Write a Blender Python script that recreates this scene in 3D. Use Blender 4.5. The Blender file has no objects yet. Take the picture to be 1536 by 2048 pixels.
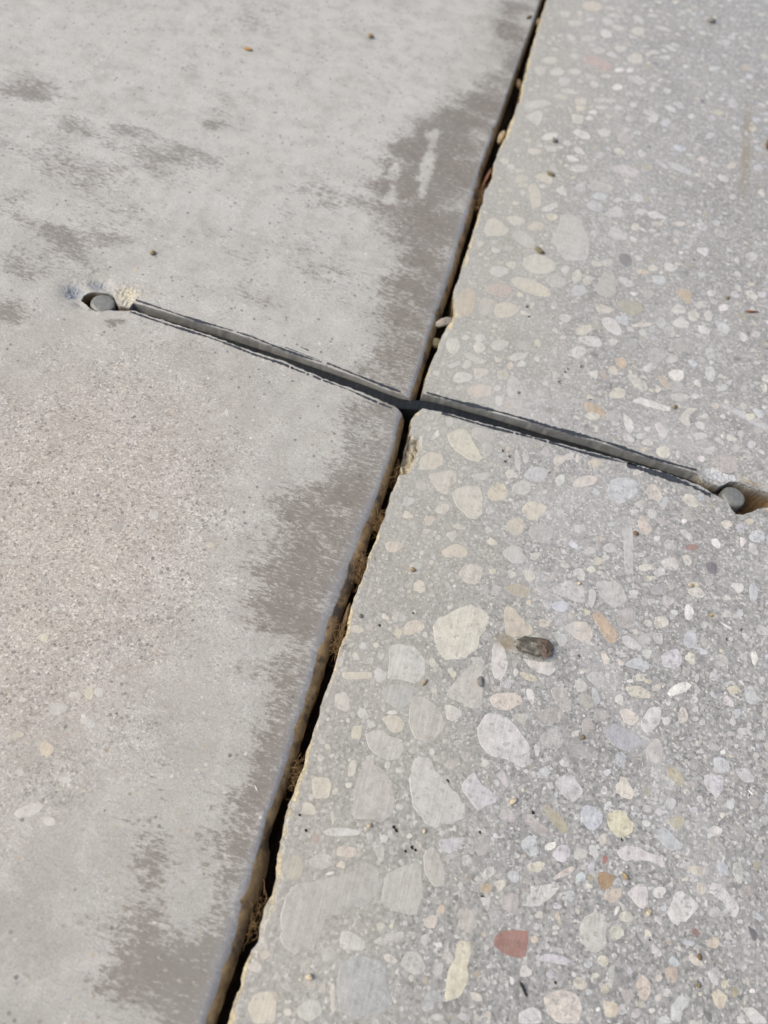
import bpy, math, random
import numpy as np
from mathutils import Vector, Matrix
from mathutils.geometry import delaunay_2d_cdt

MM = 0.001                       # every length below is in millimetres of the real place
scene = bpy.context.scene
COL = scene.collection
random.seed(7)
rng = np.random.default_rng(11)

# ------------------------------------------------------------------ camera
PITCH, ROLL, HEIGHT = math.radians(60), math.radians(17), 228.0
cam = bpy.data.cameras.new('camera')
cam_ob = bpy.data.objects.new('camera', cam)
COL.objects.link(cam_ob)
cam.sensor_fit = 'VERTICAL'
cam.sensor_height = 36.0
cam.lens = 36.0 * 1538 / 2048
cam.clip_start, cam.clip_end = 0.01, 200.0
fwd = Vector((0, math.cos(PITCH), -math.sin(PITCH)))
dwn = Vector((0, -math.sin(PITCH), -math.cos(PITCH)))
rgt = Vector((1, 0, 0))
cx = rgt * math.cos(ROLL) - dwn * math.sin(ROLL)
cy = -(rgt * math.sin(ROLL) + dwn * math.cos(ROLL))
cam_ob.matrix_world = Matrix.Translation(Vector((2.1, -181.1, HEIGHT)) * MM) @ Matrix((cx, cy, -fwd)).transposed().to_4x4()
cam.dof.use_dof = True
cam.dof.focus_distance = 0.247
cam.dof.aperture_fstop = 11.5
cam.dof.aperture_blades = 0
scene.camera = cam_ob

# ------------------------------------------------------------------ sky and sun (soft daylight)
SUN_EL, SUN_AZ = math.radians(48), math.radians(-110)      # azimuth clockwise from +Y
world = bpy.data.worlds.new('World')
scene.world = world
world.use_nodes = True
wt = world.node_tree
sky = wt.nodes.new('ShaderNodeTexSky')
sky.sky_type = 'NISHITA'
sky.sun_disc = False
sky.sun_elevation = SUN_EL
sky.sun_rotation = SUN_AZ % (2 * math.pi)
sky.air_density = 1.0
sky.dust_density = 5.0
sky.ozone_density = 1.0
wt.links.new(sky.outputs[0], wt.nodes['Background'].inputs[0])
wt.nodes['Background'].inputs[1].default_value = 0.12
sun = bpy.data.lights.new('sun', 'SUN')
sun.energy = 1.5
sun.angle = math.radians(34)
sun.color = (1.0, 0.965, 0.86)
sun_ob = bpy.data.objects.new('sun', sun)
COL.objects.link(sun_ob)
sd = Vector((math.sin(SUN_AZ) * math.cos(SUN_EL), math.cos(SUN_AZ) * math.cos(SUN_EL), math.sin(SUN_EL)))
sun_ob.rotation_euler = sd.to_track_quat('Z', 'Y').to_euler()
sun_ob.location = sd * 3

vs = scene.view_settings
vs.view_transform, vs.look, vs.gamma, vs.use_curve_mapping = 'Standard', 'None', 1.0, False
vs.exposure = 0.72
scene.render.engine = 'CYCLES'

# ------------------------------------------------------------------ node helpers
class Mat:
    def __init__(self, name):
        self.m = bpy.data.materials.new(name)
        self.m.use_nodes = True
        self.t = self.m.node_tree
        self.bsdf = self.t.nodes['Principled BSDF']
    def set(self, sock, v):
        if isinstance(v, bpy.types.NodeSocket):
            self.t.links.new(v, sock)
        elif isinstance(v, tuple) and len(v) == 3 and sock.type == 'RGBA':
            sock.default_value = (*v, 1)
        else:
            sock.default_value = v
    def node(self, kind, **kw):
        n = self.t.nodes.new(kind)
        for k, v in kw.items():
            setattr(n, k, v)
        return n
    def pos(self):
        return self.node('ShaderNodeNewGeometry').outputs['Position']
    def attr(self, name, out='Fac'):
        n = self.node('ShaderNodeAttribute', attribute_name=name)
        return n.outputs[out]
    def mapping(self, vec, rot=0.0, scale=(1, 1, 1), loc=(0, 0, 0)):
        n = self.node('ShaderNodeMapping')
        self.set(n.inputs['Vector'], vec)
        n.inputs['Rotation'].default_value = (0, 0, rot)
        n.inputs['Scale'].default_value = scale
        n.inputs['Location'].default_value = loc
        return n.outputs[0]
    flat = False
    def noise(self, vec, scale, detail=4.0, rough=0.55, dist=0.0):
        n = self.node('ShaderNodeTexNoise', noise_dimensions='2D' if self.flat else '3D')
        self.set(n.inputs['Vector'], vec)
        n.inputs['Scale'].default_value = scale
        n.inputs['Detail'].default_value = detail
        n.inputs['Roughness'].default_value = rough
        n.inputs['Distortion'].default_value = dist
        return n.outputs[0]
    def cells(self, vec, scale, rand=1.0):
        n = self.node('ShaderNodeTexVoronoi', voronoi_dimensions='2D' if self.flat else '3D')
        self.set(n.inputs['Vector'], vec)
        n.inputs['Scale'].default_value = scale
        n.inputs['Randomness'].default_value = rand
        s = self.node('ShaderNodeSeparateColor')
        self.t.links.new(n.outputs['Color'], s.inputs[0])
        return s.outputs[0], s.outputs[1], n.outputs['Distance']
    def ramp(self, fac, stops):
        n = self.node('ShaderNodeValToRGB')
        self.set(n.inputs[0], fac)
        e = n.color_ramp.elements
        while len(e) < len(stops):
            e.new(0.5)
        for el, (p, c) in zip(e, stops):
            el.position = p
            el.color = (*c, 1) if isinstance(c, tuple) else (c, c, c, 1)
        return n.outputs[0]
    def mix(self, fac, a, b, blend='MIX'):
        n = self.node('ShaderNodeMix', data_type='RGBA', blend_type=blend)
        self.set(n.inputs[0], fac)
        self.set(n.inputs[6], a)
        self.set(n.inputs[7], b)
        return n.outputs[2]
    def math(self, op, a, b=0.0, clamp=False):
        n = self.node('ShaderNodeMath', operation=op, use_clamp=clamp)
        self.set(n.inputs[0], a)
        self.set(n.inputs[1], b)
        return n.outputs[0]
    def smooth(self, x, lo, hi):
        n = self.node('ShaderNodeMapRange', interpolation_type='SMOOTHSTEP')
        self.set(n.inputs['Value'], x)
        n.inputs['From Min'].default_value = lo
        n.inputs['From Max'].default_value = hi
        return n.outputs[0]
    def bump(self, h, dist, strength=1.0, normal=None):
        n = self.node('ShaderNodeBump')
        n.inputs['Strength'].default_value = strength
        n.inputs['Distance'].default_value = dist
        self.set(n.inputs['Height'], h)
        if normal:
            self.set(n.inputs['Normal'], normal)
        return n.outputs[0]
    def ellipse(self, p, x, y, a, b, rot=0.0):
        """soft 1..0 spot at a place on the slab (mm)"""
        q = self.mapping(p, rot=0, scale=(1, 1, 0), loc=(-x * MM, -y * MM, 0))
        q = self.mapping(q, rot=-rot, scale=(1000 / a, 1000 / b, 0)) if rot == 0 else self.mapping(self.mapping(q, rot=-rot), scale=(1000 / a, 1000 / b, 0))
        n = self.node('ShaderNodeVectorMath', operation='LENGTH')
        self.set(n.inputs[0], q)
        return self.smooth(n.outputs['Value'], 1.25, 0.35)
    def done(self, color, rough=0.8, normal=None, spec=0.35):
        self.set(self.bsdf.inputs['Base Color'], color)
        self.set(self.bsdf.inputs['Roughness'], rough)
        self.bsdf.inputs['Specular IOR Level'].default_value = spec
        if normal:
            self.set(self.bsdf.inputs['Normal'], normal)
        return self.m

def simple(name, c1, c2, scale, rough=0.85, bump=0.0003, spec=0.3):
    m = Mat(name)
    p = m.pos()
    n = m.noise(p, scale, 6, 0.7)
    return m.done(m.ramp(n, [(0.3, c1), (0.7, c2)]), rough, m.bump(n, bump), spec)

# ------------------------------------------------------------------ materials
def trowelled_material():
    m = Mat('trowelled_concrete')
    p = m.pos()
    wear, brown, spall, blue, bevel, pink = (m.attr(a) for a in ('wear', 'brown', 'spall', 'blue', 'bevel', 'pink'))
    low = m.noise(p, 22, 6, 0.62)
    mid = m.noise(p, 120, 6, 0.7)
    tone = m.noise(m.mapping(p, loc=(3, 1, 0)), 48, 6, 0.68)
    c = m.ramp(low, [(0.3, (0.266, 0.258, 0.234)), (0.7, (0.335, 0.330, 0.305))])
    c = m.mix(m.math('MULTIPLY', pink, 0.8), c, (0.350, 0.320, 0.280))
    # sky-lit far end brightened in the base colour, then laitance patches and exposed sand
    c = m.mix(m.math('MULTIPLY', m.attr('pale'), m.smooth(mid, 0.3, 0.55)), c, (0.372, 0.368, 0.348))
    c = m.mix(m.math('MULTIPLY', m.smooth(mid, 0.48, 0.62), 0.35), c, (0.40, 0.385, 0.36))
    c = m.mix(0.55, c, m.ramp(tone, [(0.3, (0.76, 0.755, 0.73)), (0.5, (1.0, 1.0, 1.0)), (0.7, (1.12, 1.12, 1.13))]), 'MULTIPLY')
    r1, g1, d1 = m.cells(p, 1500)
    sand = m.ramp(r1, [(0.0, 0.55), (0.14, 0.82), (0.5, 1.0), (0.85, 1.08), (1.0, 1.4)])
    amt = m.smooth(m.math('ADD', m.noise(p, 45, 4, 0.6), m.math('MULTIPLY', m.math('SUBTRACT', pink, 0.4), 0.5)), 0.3, 0.75)
    c = m.mix(m.math('ADD', m.math('MULTIPLY', amt, 0.8), 0.2), c, m.mix(1.0, c, sand, 'MULTIPLY'))
    r2, g2, d2 = m.cells(p, 520)
    grain = m.math('MULTIPLY', m.smooth(d2, 0.33, 0.25), m.smooth(r2, 0.86, 0.88))
    gc = m.ramp(g2, [(0.0, (0.10, 0.10, 0.105)), (0.35, (0.17, 0.16, 0.155)), (0.5, (0.30, 0.24, 0.17)), (0.7, (0.36, 0.33, 0.27)), (1.0, (0.5, 0.48, 0.45))])
    c = m.mix(m.math('MULTIPLY', grain, 0.85), c, gc)
    r4, g4, d4 = m.cells(m.mapping(p, rot=0.4), 300)
    pit = m.math('MULTIPLY', m.smooth(d4, 0.2, 0.12), m.smooth(r4, 0.84, 0.86))
    c = m.mix(m.math('MULTIPLY', pit, 0.7), c, m.ramp(g4, [(0.0, (0.09, 0.085, 0.08)), (0.6, (0.16, 0.145, 0.12)), (0.85, (0.24, 0.17, 0.09)), (1.0, (0.48, 0.46, 0.43))]))
    fine = m.noise(p, 1900, 3, 0.7)
    c = m.mix(m.math('ADD', m.math('MULTIPLY', amt, 0.35), 0.38), c, m.ramp(fine, [(0.34, 0.62), (0.66, 1.32)]), 'MULTIPLY')
    # hard-trowelled dark patches: ragged streaks that follow the trowel
    sv = m.mapping(p, rot=math.radians(4), scale=(0.42, 1, 1))
    st = m.noise(sv, 900, 7, 0.78)
    st2 = m.noise(m.mapping(p, rot=math.radians(3), scale=(0.45, 1, 1)), 70, 5, 0.65)
    comb = m.math('ADD', m.math('MULTIPLY', m.math('SUBTRACT', st, 0.5), 3.0), m.math('MULTIPLY', m.math('SUBTRACT', st2, 0.5), 2.4))
    mask = m.smooth(m.math('ADD', wear, comb), 0.36, 0.80)
    dk = m.ramp(m.noise(p, 300, 5, 0.6), [(0.3, (0.100, 0.085, 0.069)), (0.7, (0.145, 0.126, 0.105))])
    dk = m.mix(m.smooth(m.noise(p, 16, 2), 0.45, 0.6), dk, (0.138, 0.126, 0.110))
    fl = m.smooth(m.noise(m.mapping(p, rot=math.radians(6), scale=(0.3, 1, 1)), 1100, 3, 0.6), 0.57, 0.66)
    dk = m.mix(m.math('MULTIPLY', fl, 0.6), dk, (0.36, 0.34, 0.32))
    c = m.mix(m.math('MULTIPLY', mask, 0.78), c, dk)
    # rounded, steel-tooled edge, then the soil stain in the joint
    c = m.mix(m.math('MULTIPLY', bevel, 0.6), c, (0.235, 0.238, 0.248))
    bn = m.noise(p, 260, 6, 0.7)
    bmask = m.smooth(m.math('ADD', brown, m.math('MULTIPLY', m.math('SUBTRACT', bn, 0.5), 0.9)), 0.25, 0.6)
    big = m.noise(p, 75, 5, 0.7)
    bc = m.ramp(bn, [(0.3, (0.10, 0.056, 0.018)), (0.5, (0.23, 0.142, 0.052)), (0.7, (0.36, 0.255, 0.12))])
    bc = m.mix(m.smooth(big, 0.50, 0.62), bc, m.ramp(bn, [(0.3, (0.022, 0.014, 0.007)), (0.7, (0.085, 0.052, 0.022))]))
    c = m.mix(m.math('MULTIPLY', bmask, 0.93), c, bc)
    cut = m.attr('cut')
    c = m.mix(m.math('MULTIPLY', cut, 0.85), c, m.ramp(m.noise(p, 350, 5, 0.7), [(0.3, (0.15, 0.147, 0.128)), (0.7, (0.27, 0.266, 0.24))]))
    sn = m.noise(p, 520, 6, 0.78)
    c = m.mix(m.smooth(m.math('ADD', spall, m.math('MULTIPLY', m.math('SUBTRACT', sn, 0.5), 1.1)), 0.25, 0.85), c, m.ramp(sn, [(0.3, (0.30, 0.26, 0.185)), (0.6, (0.47, 0.435, 0.345))]))
    c = m.mix(m.smooth(m.math('ADD', blue, m.math('MULTIPLY', m.math('SUBTRACT', sn, 0.5), 1.1)), 0.25, 0.85), c, m.ramp(sn, [(0.3, (0.11, 0.122, 0.142)), (0.65, (0.27, 0.288, 0.312))]))
    h = m.math('ADD', m.math('MULTIPLY', fine, 0.35), m.math('MULTIPLY', r1, 0.25))
    h = m.math('ADD', h, m.math('MULTIPLY', st, 0.5))
    rough = m.math('SUBTRACT', 0.66, m.math('MAXIMUM', m.math('MULTIPLY', mask, 0.12), m.math('MULTIPLY', bevel, 0.32)))
    rough = m.math('ADD', rough, m.math('MULTIPLY', bmask, 0.3), True)
    return m.done(c, rough, m.bump(h, 0.00034, 1.0), 0.45)

def dust_and_stain(m, p, c):
    """pale grinding dust and brown drips lying over paste and stones alike"""
    n = m.noise(p, 90, 5, 0.65)
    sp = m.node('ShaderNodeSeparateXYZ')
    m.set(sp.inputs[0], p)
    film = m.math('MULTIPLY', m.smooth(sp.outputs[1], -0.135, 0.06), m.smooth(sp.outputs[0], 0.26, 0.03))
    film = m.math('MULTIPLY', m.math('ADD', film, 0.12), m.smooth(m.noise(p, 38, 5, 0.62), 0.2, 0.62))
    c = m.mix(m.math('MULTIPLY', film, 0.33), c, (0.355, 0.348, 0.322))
    for (x, y, a, b, rot, k) in ((78, -78, 62, 5.0, -0.78, 0.2), (118, -128, 40, 8, -0.95, 0.2), (92, -63, 24, 3.0, -0.8, 0.16),
                                 (137, 40, 30, 2.2, -0.25, 0.5), (105, 24, 26, 12, 0.2, 0.2), (40, 15, 26, 14, 0.2, 0.22), (72, -28, 30, 16, 0.1, 0.16)):
        e = m.ellipse(p, x, y, a, b, rot)
        c = m.mix(m.math('MULTIPLY', m.math('MULTIPLY', e, m.smooth(n, 0.32, 0.6)), k * 1.5), c, (0.43, 0.425, 0.42))
    for (x, y, a, b, rot, k) in ((126.5, 222, 3.2, 46, -0.02, 0.55), (51.5, -82.5, 4.2, 3.6, 0, 0.75)):
        e = m.ellipse(p, x, y, a, b, rot)
        c = m.mix(m.math('MULTIPLY', m.math('MULTIPLY', e, m.smooth(n, 0.25, 0.55)), k), c, (0.20, 0.165, 0.105))
    return c

def ground_material(stone=False):
    m = Mat('cut_stone' if stone else 'ground_concrete')
    m.flat = stone
    p = m.pos()
    sep = m.node('ShaderNodeSeparateXYZ')
    m.set(sep.inputs[0], p)
    near = m.smooth(m.math('ADD', sep.outputs[0], m.math('MULTIPLY', m.math('SUBTRACT', m.noise(p, 30, 3), 0.5), 0.09)), 0.075, 0.006)
    scr_v = m.mapping(p, rot=math.radians(-14), scale=(1, 0.018, 1))
    scr = m.noise(scr_v, 1300, 3, 0.6)
    fine = m.noise(p, 2100, 3, 0.75)
    mid = m.noise(p, 160, 5, 0.65)
    low = m.noise(p, 20, 3, 0.5)
    if stone:
        base = m.attr('tint', 'Color')
        rnd = m.attr('vary')
        c = m.mix(0.8, base, m.ramp(m.noise(p, 330, 6, 0.72), [(0.3, 0.68), (0.5, 1.0), (0.7, 1.24)]), 'MULTIPLY')
        vein = m.noise(m.mapping(p, rot=0.9, loc=(2, 5, 0)), 140, 5, 0.6, 1.2)
        c = m.mix(m.math('MULTIPLY', m.smooth(m.math('ABSOLUTE', m.math('SUBTRACT', vein, 0.5)), 0.022, 0.004), m.math('MULTIPLY', rnd, 0.7)), c, (0.17, 0.16, 0.145))
        band = m.noise(m.mapping(p, rot=math.radians(35), scale=(1, 0.15, 1)), 420, 3, 0.6)
        c = m.mix(m.math('MULTIPLY', rnd, 0.5), c, m.ramp(band, [(0.35, 0.80), (0.65, 1.12)]), 'MULTIPLY')
        c = m.mix(0.5, c, m.ramp(fine, [(0.34, 0.72), (0.66, 1.24)]), 'MULTIPLY')
        r3, g3, d3 = m.cells(p, 1100)
        c = m.mix(m.math('MULTIPLY', m.smooth(r3, 0.93, 0.94), 0.45), c, (0.16, 0.155, 0.15))
        c = m.mix(m.math('MULTIPLY', near, 0.5), c, (0.37, 0.352, 0.305))
    else:
        c = m.ramp(low, [(0.3, (0.214, 0.212, 0.199)), (0.7, (0.246, 0.245, 0.236))])
        r1, g1, d1 = m.cells(p, 1250)
        sand = m.ramp(r1, [(0.0, 0.5), (0.15, 0.74), (0.5, 0.98), (0.8, 1.2), (0.93, 1.5), (1.0, 2.0)])
        c = m.mix(0.85, c, sand, 'MULTIPLY')
        r2, g2, d2 = m.cells(p, 560)
        gr = m.math('MULTIPLY', m.smooth(d2, 0.42, 0.30), m.smooth(r2, 0.55, 0.58))
        gc = m.ramp(g2, [(0.0, (0.15, 0.145, 0.14)), (0.15, (0.28, 0.27, 0.26)), (0.5, (0.35, 0.34, 0.325)), (0.8, (0.42, 0.40, 0.36)), (1.0, (0.46, 0.46, 0.46))])
        c = m.mix(m.math('MULTIPLY', gr, 0.6), c, gc)
        c = m.mix(0.6, c, m.ramp(fine, [(0.34, 0.62), (0.66, 1.36)]), 'MULTIPLY')
        c = m.mix(m.math('MULTIPLY', near, 0.55), c, m.ramp(m.noise(p, 900, 3, 0.7), [(0.35, (0.225, 0.215, 0.18)), (0.65, (0.36, 0.345, 0.29))]))
    c = m.mix(0.5, c, m.ramp(scr, [(0.34, 0.86), (0.66, 1.13)]), 'MULTIPLY')
    c = m.mix(m.math('MULTIPLY', m.smooth(mid, 0.5, 0.7), 0.14), c, (0.40, 0.40, 0.395))
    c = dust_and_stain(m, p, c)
    h = m.math('ADD', m.math('MULTIPLY', fine, 0.35), m.math('MULTIPLY', scr, 0.4))
    if not stone:
        rim, brown, blue, cut = m.attr('rim'), m.attr('brown'), m.attr('blue'), m.attr('cut')
        c = m.mix(m.math('MULTIPLY', cut, 0.8), c, m.ramp(m.noise(p, 350, 5, 0.7), [(0.3, (0.145, 0.145, 0.132)), (0.7, (0.28, 0.28, 0.26))]))
        rn = m.noise(p, 800, 6, 0.75)
        rim2 = m.smooth(m.math('ADD', rim, m.math('MULTIPLY', m.math('SUBTRACT', rn, 0.5), 0.9)), 0.3, 0.7)
        c = m.mix(m.math('MULTIPLY', rim2, 0.85), c, m.ramp(rn, [(0.3, (0.20, 0.145, 0.07)), (0.5, (0.38, 0.325, 0.205)), (0.7, (0.50, 0.46, 0.345))]))
        c = m.mix(m.smooth(m.math('ADD', blue, m.math('MULTIPLY', m.math('SUBTRACT', rn, 0.5), 0.8)), 0.35, 0.65), c, m.ramp(rn, [(0.3, (0.24, 0.245, 0.26)), (0.65, (0.50, 0.50, 0.49))]))
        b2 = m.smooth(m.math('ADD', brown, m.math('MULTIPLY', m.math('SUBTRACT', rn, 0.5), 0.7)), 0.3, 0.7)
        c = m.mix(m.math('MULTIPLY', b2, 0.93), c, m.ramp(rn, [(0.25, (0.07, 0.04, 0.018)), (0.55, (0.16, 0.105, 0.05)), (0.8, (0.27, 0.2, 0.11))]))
        h = m.math('ADD', h, m.math('MULTIPLY', rn, m.math('MULTIPLY_ADD', rim2, 3.0)))
    return m.done(c, 0.47, m.bump(h, 0.00014, 0.8), 0.5)

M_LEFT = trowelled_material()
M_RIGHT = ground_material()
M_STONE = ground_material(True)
M_SOIL = simple('dark_soil', (0.020, 0.013, 0.008), (0.06, 0.038, 0.02), 400, 0.95)
M_FAR = simple('far_concrete', (0.26, 0.25, 0.235), (0.34, 0.325, 0.30), 8, 0.85)
M_INK = simple('marker_ink', (0.018, 0.021, 0.027), (0.045, 0.05, 0.06), 900, 0.6, 0.00005)

def strap_material():
    m = Mat('carbon_strap')
    p = m.pos()
    wv = m.noise(m.mapping(p, scale=(1, 0.12, 0.12)), 700, 2, 0.5)
    tick = m.smooth(m.noise(m.mapping(p, scale=(1, 0.03, 0.03)), 210, 2, 0.5), 0.665, 0.69)
    c = m.ramp(wv, [(0.3, (0.007, 0.008, 0.009)), (0.7, (0.016, 0.018, 0.019))])
    c = m.mix(m.math('MULTIPLY', tick, 0.5), c, (0.09, 0.09, 0.085))
    d = m.noise(p, 350, 5, 0.7)
    c = m.mix(m.math('MULTIPLY', m.smooth(d, 0.6, 0.75), 0.35), c, (0.14, 0.135, 0.12))
    return m.done(c, 0.38, m.bump(wv, 0.0002, 0.6), 0.3)
M_STRAP = strap_material()

def pin_material():
    m = Mat('dusty_steel')
    p = m.pos()
    n = m.noise(p, 700, 6, 0.7)
    c = m.ramp(n, [(0.3, (0.11, 0.113, 0.104)), (0.6, (0.185, 0.188, 0.174)), (0.8, (0.27, 0.27, 0.25))])
    m.bsdf.inputs['Metallic'].default_value = 0.25
    return m.done(c, 0.5, m.bump(n, 0.00008), 0.5)
M_PIN = pin_material()

# ------------------------------------------------------------------ object helpers
def link(name, mesh, parent=None):
    o = bpy.data.objects.new(name, mesh)
    COL.objects.link(o)
    if parent is not None:
        o.parent = parent
    return o

def tag(o, label=None, cat=None, group=None, kind=None):
    for k, v in (('label', label), ('category', cat), ('group', group), ('kind', kind)):
        if v:
            o[k] = v
    return o

def mesh_of(name, verts, faces, mat, attrs=None, colors=None, smooth=False):
    me = bpy.data.meshes.new(name)
    me.from_pydata([tuple(float(c) * MM for c in v) for v in verts], [], faces)
    me.materials.append(mat)
    for k, a in (attrs or {}).items():
        at = me.attributes.new(k, 'FLOAT', 'POINT')
        at.data.foreach_set('value', np.asarray(a, dtype=np.float32))
    for k, a in (colors or {}).items():
        at = me.attributes.new(k, 'FLOAT_COLOR', 'POINT')
        at.data.foreach_set('color', np.asarray(a, dtype=np.float32).ravel())
    if smooth:
        me.polygons.foreach_set('use_smooth', [True] * len(me.polygons))
    me.update()
    return me

def sstep(x, lo, hi):
    t = np.clip((np.asarray(x, float) - lo) / (hi - lo), 0, 1)
    return t * t * (3 - 2 * t)

def poly_sd(P, poly):
    """signed distance to a polygon, positive inside"""
    P = np.asarray(P, float)
    poly = np.asarray(poly, float)
    d = np.full(len(P), 1e9)
    inside = np.zeros(len(P), bool)
    for a, b in zip(poly, np.roll(poly, -1, 0)):
        e = b - a
        w = P - a
        t = np.clip((w @ e) / max(e @ e, 1e-9), 0, 1)
        d = np.minimum(d, np.hypot(*(w - t[:, None] * e).T))
        c = (a[1] > P[:, 1]) != (b[1] > P[:, 1])
        with np.errstate(divide='ignore', invalid='ignore'):
            xi = a[0] + (P[:, 1] - a[1]) * (b[0] - a[0]) / (b[1] - a[1])
        inside ^= c & (P[:, 0] < xi)
    return np.where(inside, d, -d)

def spot(P, x, y, a, b):
    return np.exp(-(((P[:, 0] - x) / a) ** 2 + ((P[:, 1] - y) / b) ** 2))

class Line:
    """x as a function of y, straight beyond its ends"""
    def __init__(self, pts):
        pts = sorted(pts, key=lambda q: q[1])
        self.y = np.array([q[1] for q in pts])
        self.x = np.array([q[0] for q in pts])
    def __call__(self, y):
        return np.interp(y, self.y, self.x)

def densify(pts, step, jit):
    out = []
    for (ax, ay), (bx, by) in zip(pts[:-1], pts[1:]):
        L = math.hypot(bx - ax, by - ay)
        n = max(1, int(L / step))
        nx, ny = -(by - ay) / max(L, 1e-6), (bx - ax) / max(L, 1e-6)
        for i in range(n):
            t = i / n
            j = random.uniform(-jit, jit)
            out.append((ax + (bx - ax) * t + nx * j, ay + (by - ay) * t + ny * j))
    out.append(pts[-1])
    return out

# ------------------------------------------------------------------ the joint, the slot and its holes (mm, origin where the strap crosses the joint)
RIGHT_EDGE = [(2.3,-200.4), (2.2,-197.1), (2.4,-191.9), (1.6,-186.8), (3.5,-182), (2.4,-177.8), (3.1,-172.4), (3,-166.8), (1.8,-162), (1.7,-157.1),
    (0.9,-152.3), (0.9,-147.2), (1.2,-141), (1.3,-135.1), (0.9,-128.7), (1.3,-124.7), (1.3,-117.1), (1.4,-110.5), (1.3,-104.9), (1.5,-100.1), (2.2,-96),
    (1,-90.1), (1.1,-82.9), (1.7,-76.6), (1.9,-70.7), (1.8,-65.4), (2.1,-61.4), (2.5,-53), (2.8,-48.8), (2.7,-41.5), (3.2,-36.8), (3.2,-32.4),
    (2.7,-22.3), (2.5,-16.4), (2.5,-11.7), (1.8,-6.6), (4.6,-1.9), (2.5,5), (2.2,12.2), (3.1,22), (3.8,36.2), (4.9,45.4), (6,50), (3.2,61.9), (3.5,70.6),
    (3.7,84.7), (4,96.1), (3.5,109.9), (3.9,119.7), (3,126.9), (4.8,138.6), (3.5,149.2), (4.1,161.8), (5.5,177.8), (5.9,188.3), (6.9,203.9), (5.9,222.3),
    (5.3,245.4), (5.3,266.5), (5.2,284.8), (5.4,306.4)]
LEFT_EDGE = [(-0.9,-200.9), (-0.5,-191.9), (-0.2,-178.9), (-1,-162.8), (-2.4,-156.2), (-1.8,-144.5), (-1.5,-132.7), (-1.5,-119.7), (-1.1,-114.2),
    (-1.3,-101.8), (-1.1,-88.1), (-0.6,-76.9), (0.4,-66.5), (-0.1,-58.2), (0.2,-47.6), (0.7,-37.2), (0.3,-19.7), (-0.3,-12.7), (0.9,2.8), (0.5,35.1),
    (1.3,66.6), (1.2,111.3), (-0.3,147.3), (0.2,190.2), (1,236.6), (2.4,293.2)]
BEVEL = [(-5.5,-199.1), (-5.4,-185.4), (-5.6,-168.8), (-5.5,-155.1), (-5.8,-140.7), (-6.1,-122.6), (-6.7,-111.9), (-6.6,-99.1), (-7.1,-81.4),
    (-5.7,-64.1), (-4.4,-42.7), (-2.7,-22.7), (-4.6,-5.7), (-3.2,3.5), (-2.8,30.7), (-3.3,61.2), (-3.3,91.8), (-3.8,140.2), (-1,192.2), (-0,242.5),
    (1.6,292.8)]
WEAR_A = [(-3.8,-203.2), (-31,-210), (-32.3,-199.2), (-31.8,-190), (-33,-180), (-33.1,-172.2), (-32.9,-167.5), (-27.7,-166.9), (-22.6,-174.2),
    (-18.7,-181.6), (-15.9,-184.9), (-14.7,-180.5), (-14.4,-177.5), (-15.8,-165.4), (-16.4,-157.6), (-13.6,-148.3), (-12.6,-142.7), (-12.8,-129.4),
    (-13.2,-125.1), (-18.4,-115.6), (-21.5,-108.4), (-24.9,-106.2), (-29.2,-100.8), (-32.2,-87.8), (-32.2,-78.2), (-34.2,-67.5), (-38.4,-59.9),
    (-32.6,-51.6), (-25.2,-44), (-25.7,-26.9), (-22.4,-11.1), (-22.6,-5.8), (-4.9,-6.8), (-3.7,-22.4), (-5.3,-43.9), (-6.5,-64.7), (-8.1,-82.3),
    (-7.7,-99.8), (-7.7,-112.3), (-7.3,-123.2), (-6.7,-140.7), (-6.6,-155.8), (-6.3,-169.2), (-6.2,-185.2)]
WEAR_B = [(-22,5.8), (-22.9,19.8), (-23.5,33.4), (-28.2,42.8), (-32.1,53.1), (-30.2,66.2), (-26.6,77.4), (-32.1,81.5), (-41.5,87.2), (-51.7,105),
    (-46.8,124.7), (-46.2,143.3), (-41.5,164.9), (-31.4,176.5), (-21,194.2), (-16.2,210.5), (-11.5,232.7), (-16.3,250.2), (-18.1,270.3), (-20.7,296.7),
    (2.4,310.4), (-0.2,246.4), (-1.5,193.7), (-4.7,138.6), (-4,90.8), (-3.9,60.6), (-3.2,30.6), (-4,6.5), (-5.8,4.5)]
HOLE_L = [(-114.5,0.3), (-118.4,-1), (-120.3,-2.4), (-122.4,-3.3), (-124.2,-2.9), (-126.7,-1.6), (-129.6,-0.1), (-130.4,2.8), (-129.2,4.5),
    (-126.8,5.7), (-124.4,6.5), (-122.3,7.1), (-120.1,6.7), (-118.1,4.5), (-115.9,2.7), (-112.3,3.4), (-112,6.3)]
HOLE_R = [(117.5,-0.4), (120.3,-1), (123.4,-1.9), (125.3,-4.6), (126.9,-6.3), (129.4,-5.9), (131.3,-4.5), (133.6,-2.8), (135.5,-0.8), (140.2,1.6),
    (143.3,4.7), (142.6,7.9), (138.2,8.7), (133.2,8.5), (130.2,8.9), (127.3,9), (124.3,7.9), (122.4,5.8), (120.5,4.2), (117.5,4), (114.5,4.8),
    (111.7,6.6)]
SLOT_LOW_L = [(-4.2, -5.5), (-6.2, -4.8), (-21.9, -2.8), (-34.2, -2.1), (-50.8, 0.2), (-63, 0.4), (-82.7, 1.8), (-110.5, 2.3)]
SLOT_UP_L = [(-112, 6.3), (-84.9, 6.2), (-65.5, 6.1), (-52, 5.0), (-40, 4.3), (-20, 2.8), (-5.6, 1.2), (0.6, 1.0)]
SLOT_LOW_R = [(4.6, -1.9), (15, -0.6), (47, 0.7), (71.4, 1.8), (95.7, 2.6), (112, 1.6), (117.5, -0.4)]
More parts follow.
